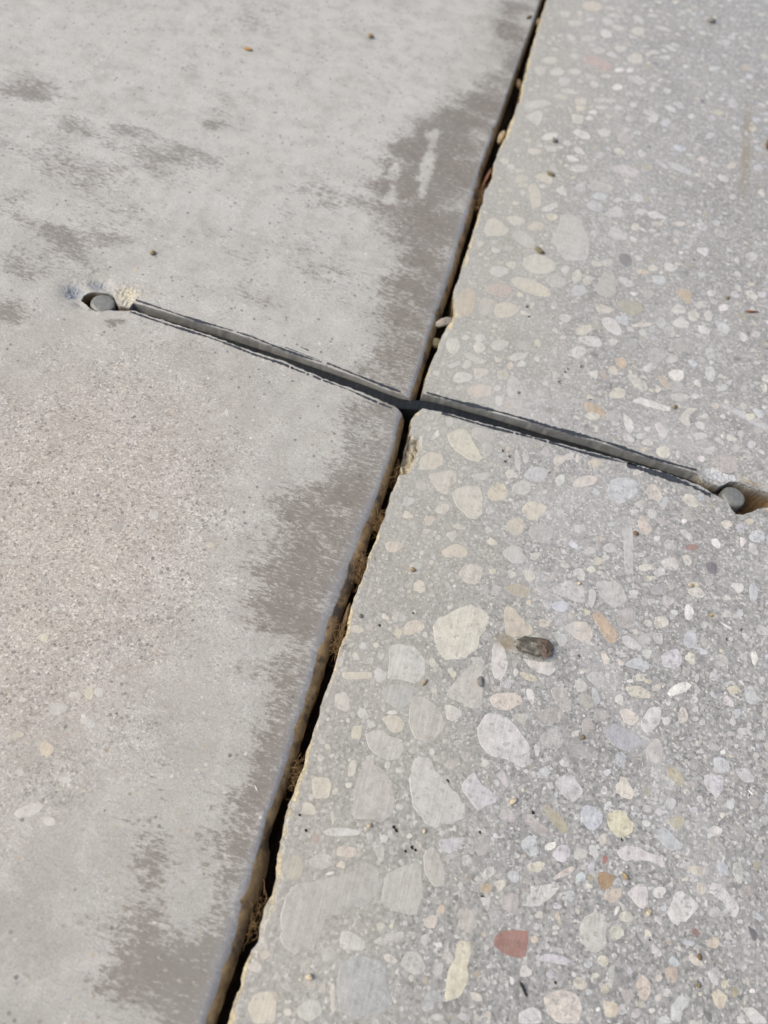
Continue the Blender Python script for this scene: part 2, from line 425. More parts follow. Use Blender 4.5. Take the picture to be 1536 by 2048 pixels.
SLOT_UP_R = [(3.0, 4.9), (13.5, 5.4), (46, 6.7), (70.6, 7.3), (95, 6.9), (111.0, 6.8)]
CHIP = [(2.6, -14.5), (6.6, -15.0), (8.0, -19.0), (7.6, -24.0), (6.6, -31.0), (3.0, -33.5)]
PIN_L, PIN_R = (-122.5, 2.1), (126.8, 2.8)
left_edge, right_edge, bevel_line = Line([(a + 0.15 + (0.6 if b > 150 else 0), b) for a, b in LEFT_EDGE]), Line(RIGHT_EDGE), Line(BEVEL)

FAR = 3000.0
NEAR_Y = np.concatenate([np.arange(-260, 430, 1.1)])
FAR_Y0 = np.array([-3000, -2000, -1200, -700, -450, -350, -300, -275.0])
FAR_Y1 = np.array([440, 470, 520, 620, 800, 1200, 2000, 3000.0])

def smooth_noise(y, scale, seed):
    g = np.random.default_rng(seed)
    k = np.arange(-3200, 3201, scale)
    return np.interp(y, k, g.uniform(-1, 1, len(k)))

def edge_run(line, lo, hi, jit, seed):
    ys = np.concatenate([FAR_Y0, NEAR_Y, FAR_Y1])
    ys = ys[(ys >= lo) & (ys <= hi)]
    x = line(ys) + jit * (0.6 * smooth_noise(ys, 4.1, seed) + 0.5 * smooth_noise(ys, 1.3, seed + 1))
    return [(float(a), float(b)) for a, b in zip(x, ys)]

def interior(points, outline, margin):
    P = np.asarray(points)
    sd_ = poly_sd(P, outline)
    return P[sd_ > margin]

def jgrid(x0, x1, y0, y1, s, j=0.3):
    X, Y = np.meshgrid(np.arange(x0, x1, s), np.arange(y0, y1, s))
    P = np.stack([X.ravel(), Y.ravel()], -1)
    return P + rng.uniform(-j * s, j * s, P.shape)

def build_slab(name, outline, klass, pts, top, wall, floors, mat, names):
    """outline: closed CCW loop of (x, y); top(P) -> z and attributes; wall(i, k) -> offset, z, attributes"""
    n = len(outline)
    allp = [Vector((float(a), float(b))) for a, b in outline] + [Vector((float(a), float(b))) for a, b in pts]
    vo, eo, fo, ov, *_ = delaunay_2d_cdt(allp, [(i, (i + 1) % n) for i in range(n)], [], 1, 1e-5)
    P = np.array([(v.x, v.y) for v in vo])
    z, at = top(P)
    faces = [tuple(f) for f in fo]
    # the first n output vertices are the outline when nothing was merged
    idx = []
    key = {q: i for i, src in enumerate(ov) for q in src}
    for i in range(n):
        idx.append(key[i])
    verts = [(a, b, c) for (a, b), c in zip(P, z)]
    cols = {k: list(at[k]) for k in names}
    O = np.array(outline, float)
    tang = np.roll(O, -1, 0) - np.roll(O, 1, 0)
    tang /= np.maximum(np.hypot(*tang.T), 1e-6)[:, None]
    out = np.stack([tang[:, 1], -tang[:, 0]], -1)
    prev = idx
    for k, depth in enumerate((1.2, 3.5, 9.0, 20.0, 75.0)):
        ring = []
        for i in range(n):
            off, a = wall(klass[i], k)
            q = O[i] + out[i] * off
            ring.append(len(verts))
            verts.append((q[0], q[1], z[idx[i]] - depth))
            for nm in names:
                cols[nm].append(a.get(nm, 0.0))
        for i in range(n):
            j = (i + 1) % n
            faces.append((prev[i], ring[i], ring[j], prev[j]))
        prev = ring
    for poly, zf, a in floors:
        b0 = len(verts)
        for q in poly:
            verts.append((q[0], q[1], zf))
            for nm in names:
                cols[nm].append(a.get(nm, 0.0))
        faces.append(tuple(range(b0, b0 + len(poly))))
    return mesh_of(name, verts, faces, mat, cols)

def grow(poly, d):
    P = np.array(poly, float)
    c = P.mean(0)
    v = P - c
    return [tuple(q) for q in c + v * (1 + d / np.maximum(np.hypot(*v.T), 0.1))[:, None]]

# ------------------------------------------------------------------ left slab: trowelled, rounded edge
lo = edge_run(left_edge, -3000, -10.3, 0.25, 31)
up = edge_run(left_edge, 2.0, 3000, 0.25, 31)
outline, klass = [(-FAR, -FAR)], ['far']
def add(pts, k):
    outline.extend(pts)
    klass.extend([k] * len(pts))
add(lo, 'gap')
add([(-0.6, -8.4), (-2.2, -6.6)], 'slot')
add(densify(SLOT_LOW_L, 1.3, 0.28), 'slot')
add(densify([(-112.5, 1.2)] + list(HOLE_L)[:-1], 0.9, 0.14), 'hole')
add(densify(SLOT_UP_L, 1.6, 0.12), 'slot')
add(up, 'gap')
add([(-FAR, FAR)], 'far')
OUT_L, KL = outline, klass

WEAR_SPOTS = [(-205, 102, 11, 10, .55), (-180, 85, 13, 9, .5), (-160, 64, 19, 15, .5), (-131, 88, 19, 12, .56), (-145, 28, 15, 13, .6), (-175, 38, 9, 8, .5),
              (-129, 208, 11, 13, .5), (-126, 139, 5, 7, .48), (-158, 6, 8, 7, .5), (-122, 116, 5, 4, .42), (-149, -16, 7, 6, .5), (-127, -52, 3.5, 2.6, .5),
              (-151, 97, 10, 7, .38), (-115, -6, 2.4, 2.0, .8), (-112.5, -4.5, 1.5, 1.2, .7), (-215, 60, 20, 16, .4), (-72, 55, 34, 24, .22), (-60, 95, 14, 10, .3)]
TONGUE_1 = [(-30.5, 158.8), (-25.9, 162.8), (-22.7, 135.7), (-21.1, 110.5), (-23.4, 106.6), (-27.6, 125.7)]
TONGUE_2 = [(-40, 127.5), (-36.5, 126.9), (-33.8, 102.6), (-37.2, 103.1)]

NICKS = [(-152, 0.8), (-128, 0.5), (-104, 1.2), (-58, 0.9), (-36, 0.5), (-16, 0.7), (31, 0.8), (47, 1.3), (83, 0.6), (128, 0.9), (176, 2.2), (205, 0.8), (250, 1.0), (-190, 0.6), (-174, 1.0)]

def top_left(P):
    x, y = P[:, 0], P[:, 1]
    e, b = left_edge(y), bevel_line(y)
    b = np.minimum(b + 0.35 * smooth_noise(y, 17, 91) + 0.18 * smooth_noise(y, 3.1, 92), e - 2.2)
    for (cy_, cr) in NICKS:
        b = b - cr * np.exp(-((y - cy_) / (cr * 1.3)) ** 2)
    t = np.clip((x - b) / (e - b), 0, 1)
    z = -5.0 * (1 - np.sqrt(np.maximum(0, 1 - (t * 0.985) ** 2)))
    rough_ = rng.uniform(-1, 1, len(P))
    bl = spot(P, -134, 3, 4.0, 4.2) + 0.75 * spot(P, -127, 9.8, 4.6, 2.8) + 0.4 * spot(P, -129, -2.2, 2.0, 1.6)
    sp = spot(P, -116.0, 9.2, 5.4, 5.2) + 0.5 * spot(P, -113.5, 4.2, 2.0, 1.6)
    z = z - 2.3 * bl - 0.9 * sp + rough_ * 0.35 * np.clip(bl + sp, 0, 1)
    wear = np.maximum(sstep(poly_sd(P, WEAR_A), -13, 15) * 0.98, sstep(poly_sd(P, WEAR_B), -12, 16) * 1.0)
    wear = wear * (1 - 0.25 * spot(P, -26, -85, 14, 40) - 0.2 * spot(P, -30, 60, 16, 30))
    wear = np.maximum(wear, 0.8 * sstep(P[:, 0] - b, -11, -4) * (np.abs(y) < 260))
    for (sx, sy, a, bb, k) in WEAR_SPOTS:
        wear = np.maximum(wear, (k + 0.14) * spot(P, sx, sy, a * 1.35, bb * 1.3))
    wear = wear - 0.9 * sstep(poly_sd(P, TONGUE_1), -1.2, 1.6) - 0.8 * sstep(poly_sd(P, TONGUE_2), -1.0, 1.0)
    wear = wear * (1 - np.clip(2 * (sp + bl), 0, 1))
    far = np.hypot(x, y - 60) > 420
    wear = np.where(far, 0.25, wear)
    return z, dict(cut=np.zeros(len(P)), wear=wear, brown=np.clip(sstep(t + 0.10 * smooth_noise(y, 7, 93) + 0.06 * smooth_noise(y, 2, 94), 0.34, 0.68), 0, 1), spall=np.clip(sp, 0, 1), blue=np.clip(bl, 0, 1),
                   bevel=sstep(x - b, -0.6, 0.9) * 0.9, pale=np.clip(0.85 * sstep(y, -60, 90) * sstep(x, -5, -45) + 0.5 * spot(P, -30, -70, 22, 60), 0, 0.9), pink=np.clip(1.2 * spot(P, -95, -95, 55, 80), 0, 1))  # pale: far-end sky brightness painted in, plus a pale patch by the edge

def wall_left(k, layer):
    if k == 'gap':
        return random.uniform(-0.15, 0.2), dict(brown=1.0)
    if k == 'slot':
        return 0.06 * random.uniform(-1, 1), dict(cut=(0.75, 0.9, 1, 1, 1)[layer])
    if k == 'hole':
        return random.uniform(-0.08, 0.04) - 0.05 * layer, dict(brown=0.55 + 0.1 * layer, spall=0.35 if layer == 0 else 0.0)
    return 0.0, {}

pts = [jgrid(-300, -12, -260, 430, 3.0), jgrid(-145, -104, -12, 22, 0.85), jgrid(-900, -302, -700, 1000, 60), jgrid(-300, -12, -700, -262, 40),
       jgrid(-300, -12, 432, 1000, 40), jgrid(-2900, -910, -2900, 2900, 500)]
for t in (-0.9, -0.3, 0.0, 0.18, 0.34, 0.5, 0.63, 0.75, 0.85, 0.93):
    ys = np.arange(-300, 470, 1.4) + rng.uniform(-0.3, 0.3)
    e, b = left_edge(ys), np.minimum(bevel_line(ys), left_edge(ys) - 2.2)
    pts.append(np.stack([b + (e - b) * t + rng.uniform(-0.04, 0.04, len(ys)), ys], -1))
pts = interior(np.concatenate(pts), OUT_L, 0.22)
slot_floor = [(3, -7.5), (-22, -4.2), (-60, -1.2), (-113, 0.8), (-113, 7.5), (-60, 7.3), (-22, 4.4), (3, 2.4)]
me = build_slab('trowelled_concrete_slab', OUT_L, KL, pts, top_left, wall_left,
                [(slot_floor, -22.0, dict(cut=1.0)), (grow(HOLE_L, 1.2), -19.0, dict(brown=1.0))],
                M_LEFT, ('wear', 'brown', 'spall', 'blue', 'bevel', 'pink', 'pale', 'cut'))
slab_l = tag(link('trowelled_concrete_slab', me), 'smooth trowelled grey-beige concrete slab with a rounded edge and dark streaky worn patches', 'pavement', kind='structure')

# ------------------------------------------------------------------ right slab: ground flat, broken arris
outline, klass = [], []
up = edge_run(right_edge, 8.0, 3000, 0.55, 51)[::-1]
lo = edge_run(right_edge, -3000, -7.4, 0.55, 51)[::-1]
add([(FAR, -FAR), (FAR, FAR)], 'far')
add(up, 'gap')
add(densify(SLOT_UP_R, 1.6, 0.12), 'slot')
add(densify(list(HOLE_R)[::-1], 0.7, 0.09), 'hole')
add(densify(SLOT_LOW_R[::-1], 1.3, 0.28)[1:], 'slot')
add([(2.6, -4.4)], 'slot')
add(lo, 'gap')
OUT_R, KR = outline, klass

def rim_width(y):
    w = 0.9 + 0.55 * smooth_noise(y, 3.7, 61) + 0.45 * smooth_noise(y, 1.2, 62)
    w = w + 1.6 * np.exp(-((y - 44) / 9) ** 2) + 1.3 * np.exp(-((y + 176) / 16) ** 2) + 0.7 * np.exp(-((y + 148) / 10) ** 2) + 1.0 * np.exp(-((y - 178) / 8) ** 2)
    return np.maximum(w, 0.3)

PITS = [(37.8, -9.7, 0.96), (40.6, -11.3, 0.96), (39.5, -14, 0.95), (34.8, 65.3, 1.33), (61.5, 41.9, 1.29), (53.7, 30.4, 1.26), (55.1, 36.6, 0.85), (55.9, 38.5, 0.64), (54.6, 34.8, 0.63), (39, 19.2, 1.02), (66.3, 27, 1.05), (30.7, -145.8, 0.71), (31.6, -146.4, 0.71), (36.9, -149.5, 0.7), (38, -149.9, 0.56), (31.3, -152, 0.56), (35.3, -150.9, 0.56), (42.7, -129.4, 0.74), (54.8, -140.4, 0.58), (95.9, -130.9, 0.61), (125.5, -57.8, 0.92), (130.4, -52.7, 0.74), (20.7, -82.1, 0.49), (11.4, -89.4, 0.64), (36, 60.2, 0.88), (56, -13, 0.58), (76.2, -79.4, 0.68), (134.1, -107.1, 0.5), (4.4, -150, 0.45), (7.3, -153.3, 0.55), (40.4, -110.2, 0.62), (104.1, 125.3, 1.02), (27.8, -180.9, 0.52), (81.7, -171, 0.55), (106.2, -154.4, 0.45), (58.7, -156.4, 0.7)]

def top_right(P):
    x, y = P[:, 0], P[:, 1]
    d = x - right_edge(y)
    w = rim_width(y)
    slot_zone = (y > -4.2) & (y < 6.5)
    rim = np.where(slot_zone, 0, sstep(d / w, 1.25, 0.45)) * np.clip(0.74 + 0.55 * smooth_noise(y, 11, 63) + 0.45 * smooth_noise(y, 2.6, 64), 0.08, 1)
    z = -rim * (0.75 + 0.45 * smooth_noise(y, 2.3, 71)) * np.clip(w, 0.4, 1.8) * sstep(d / w, 1.05, 0.0)
    ch = sstep(poly_sd(P, CHIP), -0.4, 0.9)
    z = z - ch * (2.4 + 0.9 * np.sin(x * 1.7 + 2 * np.sin(y * 0.6)) * np.sin(y * 0.9) + 0.25 * rng.uniform(-1, 1, len(P)))
    for (qx, qy, qr) in PITS:
        dq = np.hypot(x - qx, (y - qy) / 0.8)
        z = z - np.where(dq < qr * 0.9, 1.9 * sstep(dq, qr * 0.9, qr * 0.55), 0)
    bl = spot(P, 119, 9.0, 6.5, 3.4) + 0.8 * spot(P, 127, 10.3, 4.5, 1.8) + 0.5 * spot(P, 124.6, -5.6, 1.4, 1.8)
    z = z - 0.7 * bl + 0.25 * rng.uniform(-1, 1, len(P)) * np.clip(bl, 0, 1)
    hb = spot(P, 135, 10.5, 6.5, 2.6) + 0.9 * spot(P, 140, -0.5, 3.5, 1.8)
    z = z - 1.1 * hb
    return z, dict(cut=np.zeros(len(P)), rim=np.clip(rim + 0.7 * ch * (1 - 0.3 * spot(P, 5, -18, 5, 5)) + 0.55 * spot(P, 131, 10.8, 8, 2.0) + 0.6 * spot(P, 138.5, -0.6, 3.5, 1.5), 0, 1),
                   brown=np.clip(0.42 * ch + 0.5 * hb, 0, 1), blue=np.clip(0.85 * bl * (1 - hb), 0, 1))

def wall_right(k, layer):
    if k == 'gap':
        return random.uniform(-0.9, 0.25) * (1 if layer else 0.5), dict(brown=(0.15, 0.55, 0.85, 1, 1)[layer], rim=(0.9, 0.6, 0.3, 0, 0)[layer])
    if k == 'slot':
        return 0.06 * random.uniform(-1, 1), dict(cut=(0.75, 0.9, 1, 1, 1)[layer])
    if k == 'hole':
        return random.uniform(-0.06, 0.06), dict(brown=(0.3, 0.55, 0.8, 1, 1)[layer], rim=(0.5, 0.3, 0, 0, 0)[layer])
    return 0.0, {}

pts = [jgrid(12, 330, -260, 470, 6.0), jgrid(104, 150, -12, 20, 0.9), jgrid(1, 9.5, -36, -12, 0.6), jgrid(332, 900, -700, 1000, 60), jgrid(14, 330, -700, -262, 40),
       jgrid(14, 330, 472, 1000, 40), jgrid(910, 2900, -2900, 2900, 500)]
for t in (0.3, 0.6, 0.85, 1.1, 1.5, 2.6):
    ys = np.arange(-300, 470, 1.0) + rng.uniform(-0.3, 0.3)
    pts.append(np.stack([right_edge(ys) + rim_width(ys) * t, ys], -1))
for (qx, qy, qr) in PITS:
    for f, n_ in ((1.0, 9), (0.78, 8), (0.5, 6), (0.0, 1)):
        a = np.arange(n_) / n_ * 2 * math.pi + qx
        pts.append(np.stack([qx + qr * f * np.cos(a), qy + qr * f * np.sin(a) * 0.8], -1))
pts = interior(np.concatenate(pts), OUT_R, 0.16)
slot_floor = [(0, -3.4), (47, -0.8), (95, 1.0), (119, -2.0), (113, 8.4), (70, 8.6), (0, 6.6)]
me = build_slab('ground_concrete_slab', OUT_R, KR, pts, top_right, wall_right,
                [(slot_floor, -22.0, dict(cut=1.0)), (grow(HOLE_R, 1.5), -18.0, dict(brown=1.0))],
                M_RIGHT, ('rim', 'brown', 'blue', 'cut'))
slab_r = tag(link('ground_concrete_slab', me), 'ground flat grey concrete slab showing cut pale stones, with a broken cream edge', 'pavement', kind='structure')

# ------------------------------------------------------------------ soil in the joint, ground far around
ys = np.arange(-3000, 3001, 1.6 * 4)
ys = np.concatenate([ys[(ys < -280)], np.arange(-280, 480, 1.6), ys[ys > 480]])
V, F = [], []
for i, y in enumerate(ys):
    for k, u in enumerate((-0.35, 0.2, 0.5, 0.8, 1.35)):
        a, b = float(left_edge(y)), float(right_edge(y))
        V.append((a + (b - a) * u, float(y), -16 + 3.5 * float(smooth_noise(y + 50 * k, 9, 81 + k)) + random.uniform(-0.8, 0.8)))
    if i:
        for k in range(4):
            q = i * 5 + k
            F.append((q - 5, q - 4, q + 1, q))
tag(link('soil', mesh_of('soil', V, F, M_SOIL, smooth=True)), 'dark brown soil lying deep in the open joint', 'soil', kind='structure')
S = 60000
tag(link('ground', mesh_of('ground', [(-S, -S, -76), (S, -S, -76), (S, S, -76), (-S, S, -76)], [(0, 1, 2, 3)], M_FAR)), 'plain ground under and far around the slabs', 'ground', kind='structure')
STONES_RIGHT = [

('g',38.6,107.3,38,113.1,39.4,119.8,39.5,127,42.6,130.7,46.7,131.2,50.2,127.4,53.9,122,55.5,116.6,56.4,106.8,53.6,101.8,48.1,99.4,43.8,101.3,40.2,106.4),
('F',8.5,-167.1,14,-164.7,18.5,-161.9,22.9,-159.1,26,-156,29.5,-157,30.8,-159.5,31.3,-162.5,29.7,-164.5,27.9,-166.8,23.8,-169.5,17.1,-172.5,18,-175.2,18.2,-178.1,16.9,-180.5,12.8,-182.4,10,-180.8,7.7,-179.1,7.2,-175.7,6.6,-171.7),
('c',27.4,-85.5,29.3,-80.9,33.1,-77.1,35.2,-74.9,39.1,-73.1,42.6,-73.8,45,-76.2,44.9,-79.8,43.7,-83.3,43.5,-86.9,40.6,-90.8,37.1,-93.6,33.7,-94.7,31.3,-92.5,29.1,-89.3),
('g',31.4,-128.8,33,-124.3,36.2,-124.8,39.1,-127.3,41.7,-129.1,45.3,-131.3,48.9,-134.1,50.3,-137.2,47.1,-139.5,43.6,-142.2,41.6,-143.2,38.4,-142.3,34.6,-140,32.8,-135.9,31.6,-130.9),
('w',48,-112.9,49.8,-106.5,55.3,-105.3,60.3,-108.2,64.8,-112.5,65.7,-117.8,64.1,-119.6,59.6,-118.7,53.1,-118.8,50,-116.9),
('p',17.7,-129.9,19.8,-129.3,20.9,-130.8,23.8,-131.8,26.2,-133.6,29.4,-138.7,29.4,-142.9,27.2,-145.9,22.9,-146.1,18.4,-147,16.7,-139.9,17,-133),
('B',25.1,-180.9,26.7,-179.3,31.1,-178.2,34.4,-177.9,37.1,-179.2,38.8,-183.3,40.5,-185.7,38.7,-188.9,32.3,-191.9,28.2,-191.5,25.7,-185.3),
('c',27.9,93.4,31.2,97.7,36.8,98.6,41.7,96.2,42.7,91.7,39,87.7,34.9,85.2,30.2,86.3,28,89.4),
('q',33.3,260.4,38.1,265,43.9,264.3,49.3,260.9,49.9,255,44.5,253.3,37.8,255.9,34.2,256.5),
('g',16.1,-94.8,18.9,-93,23,-93,26.1,-93.7,28.1,-96.4,29.2,-99.9,27.9,-103.2,26,-105,22.6,-104.4,18.2,-105.8,17,-100.4),
('y',24.2,77.4,26.7,80.8,32.7,81.8,39,80.6,43.2,78.5,42.7,74.4,38,73.2,32.5,73.1,27.3,74),
('G',60.5,86.6,62.4,93.9,64.1,101.9,67.2,102.4,69.8,97,70.4,88.5,66.9,84.3,63.5,84.8),
('G',30.9,-158.2,36,-154.5,40,-152.1,43,-160,41.6,-165.9,35.4,-166.3,31.6,-164.9),
('g',43.1,-90,45.3,-89.3,47.2,-92.6,46.1,-95.4,47.6,-99.1,48.4,-105.3,46.3,-106.4,41.4,-105.9,36.6,-106,36.6,-104.1,39.9,-97.3,42.1,-94.1),
('c',23.2,-34.8,24.5,-31.1,28.6,-28.5,32.2,-28,34.2,-30.9,35.3,-37.9,34,-41.5,30.4,-41.8,26.2,-39),
('p',26.2,-109.3,27.9,-107.8,31,-107.5,34.8,-108.7,37.2,-111.2,38.5,-113.9,37.5,-116.9,35.8,-119.7,33.7,-120.7,30.1,-120.3,27.9,-117.8,27,-113.1),
('y',15.6,-10.8,18.4,-7.1,21.7,-4.6,25.3,-8,29.3,-13.6,31.1,-15.2,30.1,-17.6,26,-18.2,21.4,-16.5,17.9,-13.7),
('o',4.8,58.3,6.4,63.5,9.1,66.2,12.1,64.5,13.2,56.6,11.8,50.2,8.2,47.3,5,52.4),
('b',77.3,-13.7,78.4,-8.8,81,-5.9,85.7,-4.5,89.7,-5.9,89.6,-9.9,87.6,-14,84.1,-16.9,79.8,-17.3),('t',32,314.8,7.5,4.6,-131),
('y',7.6,102.7,8.2,109.9,11.1,113,14.9,111.3,19,107.9,18,104.1,13.4,101.1,9.7,99.4),
('g',58.8,174.2,65.3,179.4,73.2,177.1,72.4,171.7,66.3,169.8,60.4,171),('t',22.1,141.9,25.2,145.3,28.8,138.5,30,130.7,26.6,125.5,24.4,131.8),
('G',101.5,70.4,6.6,3.9,-146),('w',9.5,201.6,13.2,207.5,18.6,211.5,24.1,210.3,17.9,203.2,10.7,198.9),('n',77.7,83.1,5.4,4.6,-171),
('g',77.9,-51.7,80.8,-49.8,86.5,-48.8,88.7,-52,89.8,-54.1,88.7,-56.3,85.8,-58.7,83.6,-58.5,80.3,-56.2),('t',26,59.8,6.1,4,-147),
('g',20.5,106,23.2,110.7,27.7,108.4,31.8,104.3,30.2,100.2,25.5,100.7,21.6,103.1),('c',61.7,274.3,6.1,3.8,74),
('g',15.5,-123.5,17.7,-121.5,20.6,-120.8,23.2,-121.9,26.6,-121.7,28.3,-123.8,27.6,-127.3,25,-128.9,20.6,-128.3,18,-126.9),
('w',11.1,192.5,18.1,201.6,20.3,200.5,20.6,194.1,19,187.8,15.4,190.3),
('t',48.9,-71.7,50.3,-69.2,53.2,-70.8,56.6,-73.3,59.9,-75,59.8,-76.8,56.7,-78.7,53.6,-80.3,51.2,-80,49.9,-76),
('c',13.5,-29.6,17.9,-26.3,22.5,-24,23.8,-28,21.9,-32,21.7,-35.3,18.5,-35.4,14.6,-32.4),
('g',63.4,-58.5,66,-55.7,69.3,-53.6,73.2,-53.3,74.9,-55.6,75.9,-60.1,73,-61.3,68.5,-60.6,65,-60.4),
('q',15.5,69.7,18.7,73,24,74.1,26.8,72.6,24.8,66.4,20,66.3,16.2,66.2),('p',122.7,15.6,5.2,4.1,-150),
('B',86.7,-100.5,90,-97.5,93.7,-98.4,97.5,-99.6,99.7,-101,97.1,-104.1,93.3,-105.6,90,-105,88.1,-102.5),
('g',85.5,-26.7,89.1,-24.9,90.9,-43.9,87.9,-45.4),('p',18.1,58.8,5.1,4,77),
('c',78.8,-175.6,80.4,-173.5,83.6,-171.9,86.7,-171.9,88.5,-172.8,89.5,-175.2,89.3,-178.5,84,-179.8,80.9,-179),
('g',86,-156.5,87.7,-152.9,90,-151.5,92.9,-151.5,94.1,-153.7,94,-157.8,93.9,-159.7,91.9,-161.1,89.1,-161.5,86.8,-159.7),
('w',59,256.1,64.4,259,70.7,255,66.6,250.3,60.1,251.8),
('y',53.8,-169.3,54.9,-167.8,57.7,-167.7,58.1,-170.5,57.8,-173.3,58.7,-176.2,57.5,-180.2,54.1,-182.8,53.1,-181.3,52.8,-175.4,54.3,-171.5),
('v',46.5,-129.8,47.8,-126.9,49.7,-124.5,51.9,-126.8,55.7,-128.6,58.2,-129.7,57.7,-131.2,54.4,-133.6,52.9,-135.4,50.2,-133.1),
('g',62.4,129.4,65.7,132.2,69.7,129.1,72.5,127.7,71.4,124.2,65.1,121.8),('w',70.6,69.1,4.8,4,137),
('y',8.8,-23.5,11.6,-19.6,16.2,-19,17.9,-22.4,15.2,-26.7,9.6,-28.8),('v',60.2,139.2,64.3,146.7,66.8,146,70.1,141,65.8,138.2,58.8,136.3),
('B',22.3,-109.4,5,3.6,-160),('G',56.7,-38.8,4.7,3.8,-140),('G',91.3,60.5,5,3.6,51),('p',62.6,200.1,5.2,3.4,86),('g',43.9,85.1,4.6,3.9,179),
('c',60.7,303,5.6,3.2,81),
('w',112.7,-140.2,114.1,-139.5,116.7,-140.1,118.6,-140.9,119.5,-142.6,117.8,-145.3,115.7,-147.5,114.6,-147.4,113.3,-149.1,112.1,-148.7,110.2,-146.7,110.8,-144.6,111.7,-142.1),
('w',50.7,-89.3,6.2,2.8,-81),('v',85.5,191.3,90,192.4,99.3,189.7,98.8,186.4,93.7,186,88.3,188.5),
('y',48.1,-32.4,49.9,-28,53.4,-26.4,57.1,-27.6,56.8,-30.4,54.7,-34.3,51.6,-35.4),('p',55.3,155.7,6,2.8,-175),
('r',63.3,-165.3,64.8,-163.4,67.4,-162.2,72.5,-160.7,72.8,-162.8,72.7,-165.2,73,-167.2,70.9,-168.2,67.8,-168.3,65.6,-167.7,63.4,-167.1),
('y',22.8,148.9,27,153.8,31.7,155.2,32.9,147.1,27.9,147.5),('p',29.2,-5.4,4.6,3.5,178),
('W',36.6,192.4,38.7,196.2,44.1,195.1,46.7,192.1,44.8,189.1,38.9,189.3),('o',18.9,12.3,19.6,15.1,23.2,17.4,28,18.4,28.5,13.4,24.4,11.2,20,10.8),
('c',69.6,-71.4,72.2,-68.3,76.4,-67.1,78.7,-68.4,79.7,-71.3,78.6,-74.8,76.5,-74.6,73.3,-73.3),
('W',82.9,32.3,85.5,35.2,90.1,35.4,95.9,35,99.3,35,99.1,33,96.1,32.1,90.5,31.6,85.3,31.5),('c',36,-62.4,4.4,3.6,-146),('v',111.5,319.1,5.1,3,-143),
('o',96.1,101.1,99.9,104.7,104,104.4,103.9,95.6,99.8,97.1),('t',38.9,-27.8,4.3,3.5,78),
('o',78.3,-63.5,80.5,-61.8,82.8,-63,85.2,-65.4,87.2,-67.1,87.9,-69.6,86.4,-72.1,83.8,-71.3,81.6,-67.9,79.1,-65.1),
('b',50,141,52.8,145.1,56.5,144.9,59.1,141.5,56.2,137.4,51.9,138.1),
('y',90.5,-125.4,92.4,-123.3,95.4,-122.9,97.1,-124.6,99.5,-125.7,98.3,-128.5,94.7,-130.9,92.3,-129.8,90.8,-127.8),
('c',17.3,237.3,21.2,243.8,26,242,23.7,235.9,19.1,234.7),('b',46.4,-18.2,48.1,-14.1,51.1,-11.9,54.9,-11.7,55.4,-14.9,53.5,-18.4,49.9,-19.2),
('w',34,280.4,5.3,2.8,-140),('o',69,22.1,4.6,3.2,161),('w',63.1,57,5.6,2.6,-168),('c',33.4,206.1,40.4,208.6,40.7,201,36.4,198.8),
('c',55.1,-101.2,4.9,3,-167),('p',40.2,-149.9,41.9,-147.8,43.8,-148.2,45.6,-151,47.6,-153.7,47.5,-156.6,44.6,-157.7,41.4,-154.8),
('c',16.4,248,4.7,3.1,-132),('W',43.1,290.3,4.3,3.4,80),('w',38.4,162.8,41.9,167.5,47.3,169.6,48.4,166.1,44.5,162.3,40.2,161.2),
('v',73.6,-121.2,75.9,-118,78.8,-116.9,81,-118.7,82.8,-120.4,82.3,-122.7,79.9,-124.9,77.1,-123.9),('g',56.2,158.1,6,2.4,179),
('g',12.8,235.5,4.6,3.1,80),('v',26.6,232.7,4.7,2.9,83),('w',42.8,224.1,48,228.6,55.3,231.2,55.3,227.7,47.3,223.5),('c',24.5,291.4,4.8,2.8,-156),
('w',14.7,79.5,16.7,83.2,22.1,84.4,23.2,81.6,20.1,77.2,16.3,77.1),
('w',94.5,-134.4,96.3,-132.5,100,-131.5,103.1,-132,106.1,-132.2,109.2,-133.4,109.1,-134.8,104.8,-134.6,101.1,-135,97.5,-136.3,95.2,-135.9),
('g',44.4,-51.2,47.6,-46.6,50.8,-47,52.8,-50.3,52.7,-52.8,49.4,-54,46,-52.6),('c',15.4,115,19.5,118.7,24.3,118.2,24.4,113.9,19.6,111.6),
('c',79.8,45.1,82.9,46.3,87.8,43.8,89.1,41,87.3,38.6,82.9,39.9),('w',42.3,303.7,3.9,3.4,71),('K',72.3,111.5,3.8,3.4,84),
('w',100.3,-89.5,104.3,-87.8,104.5,-93.1,102.5,-95.7,100.6,-97.9,99,-97.6,97.9,-95.1),
('y',5.6,-195.9,6.4,-192.7,9.9,-191.3,12.4,-193.1,13.3,-197.6,8,-198.9),('w',69.8,229.5,74.5,230.7,80.2,228.4,77.7,224.9,72.3,225),
('w',69.5,-155.7,70.2,-153.3,71.7,-152,71,-149.9,74.5,-148.9,78.5,-146.9,79.8,-148.1,77.1,-151.8,74.6,-154.4,71.9,-155.1),
('W',21.9,179.7,24.1,184.5,30,188,29.5,182.5,23.8,178.1),('G',90,-61.1,4,3.2,59),('w',9,32.5,4.6,2.8,-84),
('v',102.8,-70.6,105.4,-68,108.3,-66.4,110.2,-69.2,109.6,-72.5,106.7,-74.3,103.7,-74.3),('w',59.9,315.9,4.4,2.8,138),('g',35.6,21.4,5,2.5,-84),
('c',69.4,-12.1,5.3,2.3,-148),('t',29,-56,4.4,2.8,-156),('b',50.8,81.7,52.2,86.3,55.9,87.9,58.4,84.2,55.7,80.7,52.5,79.7),('p',71.3,-108.3,3.7,3.2,48),
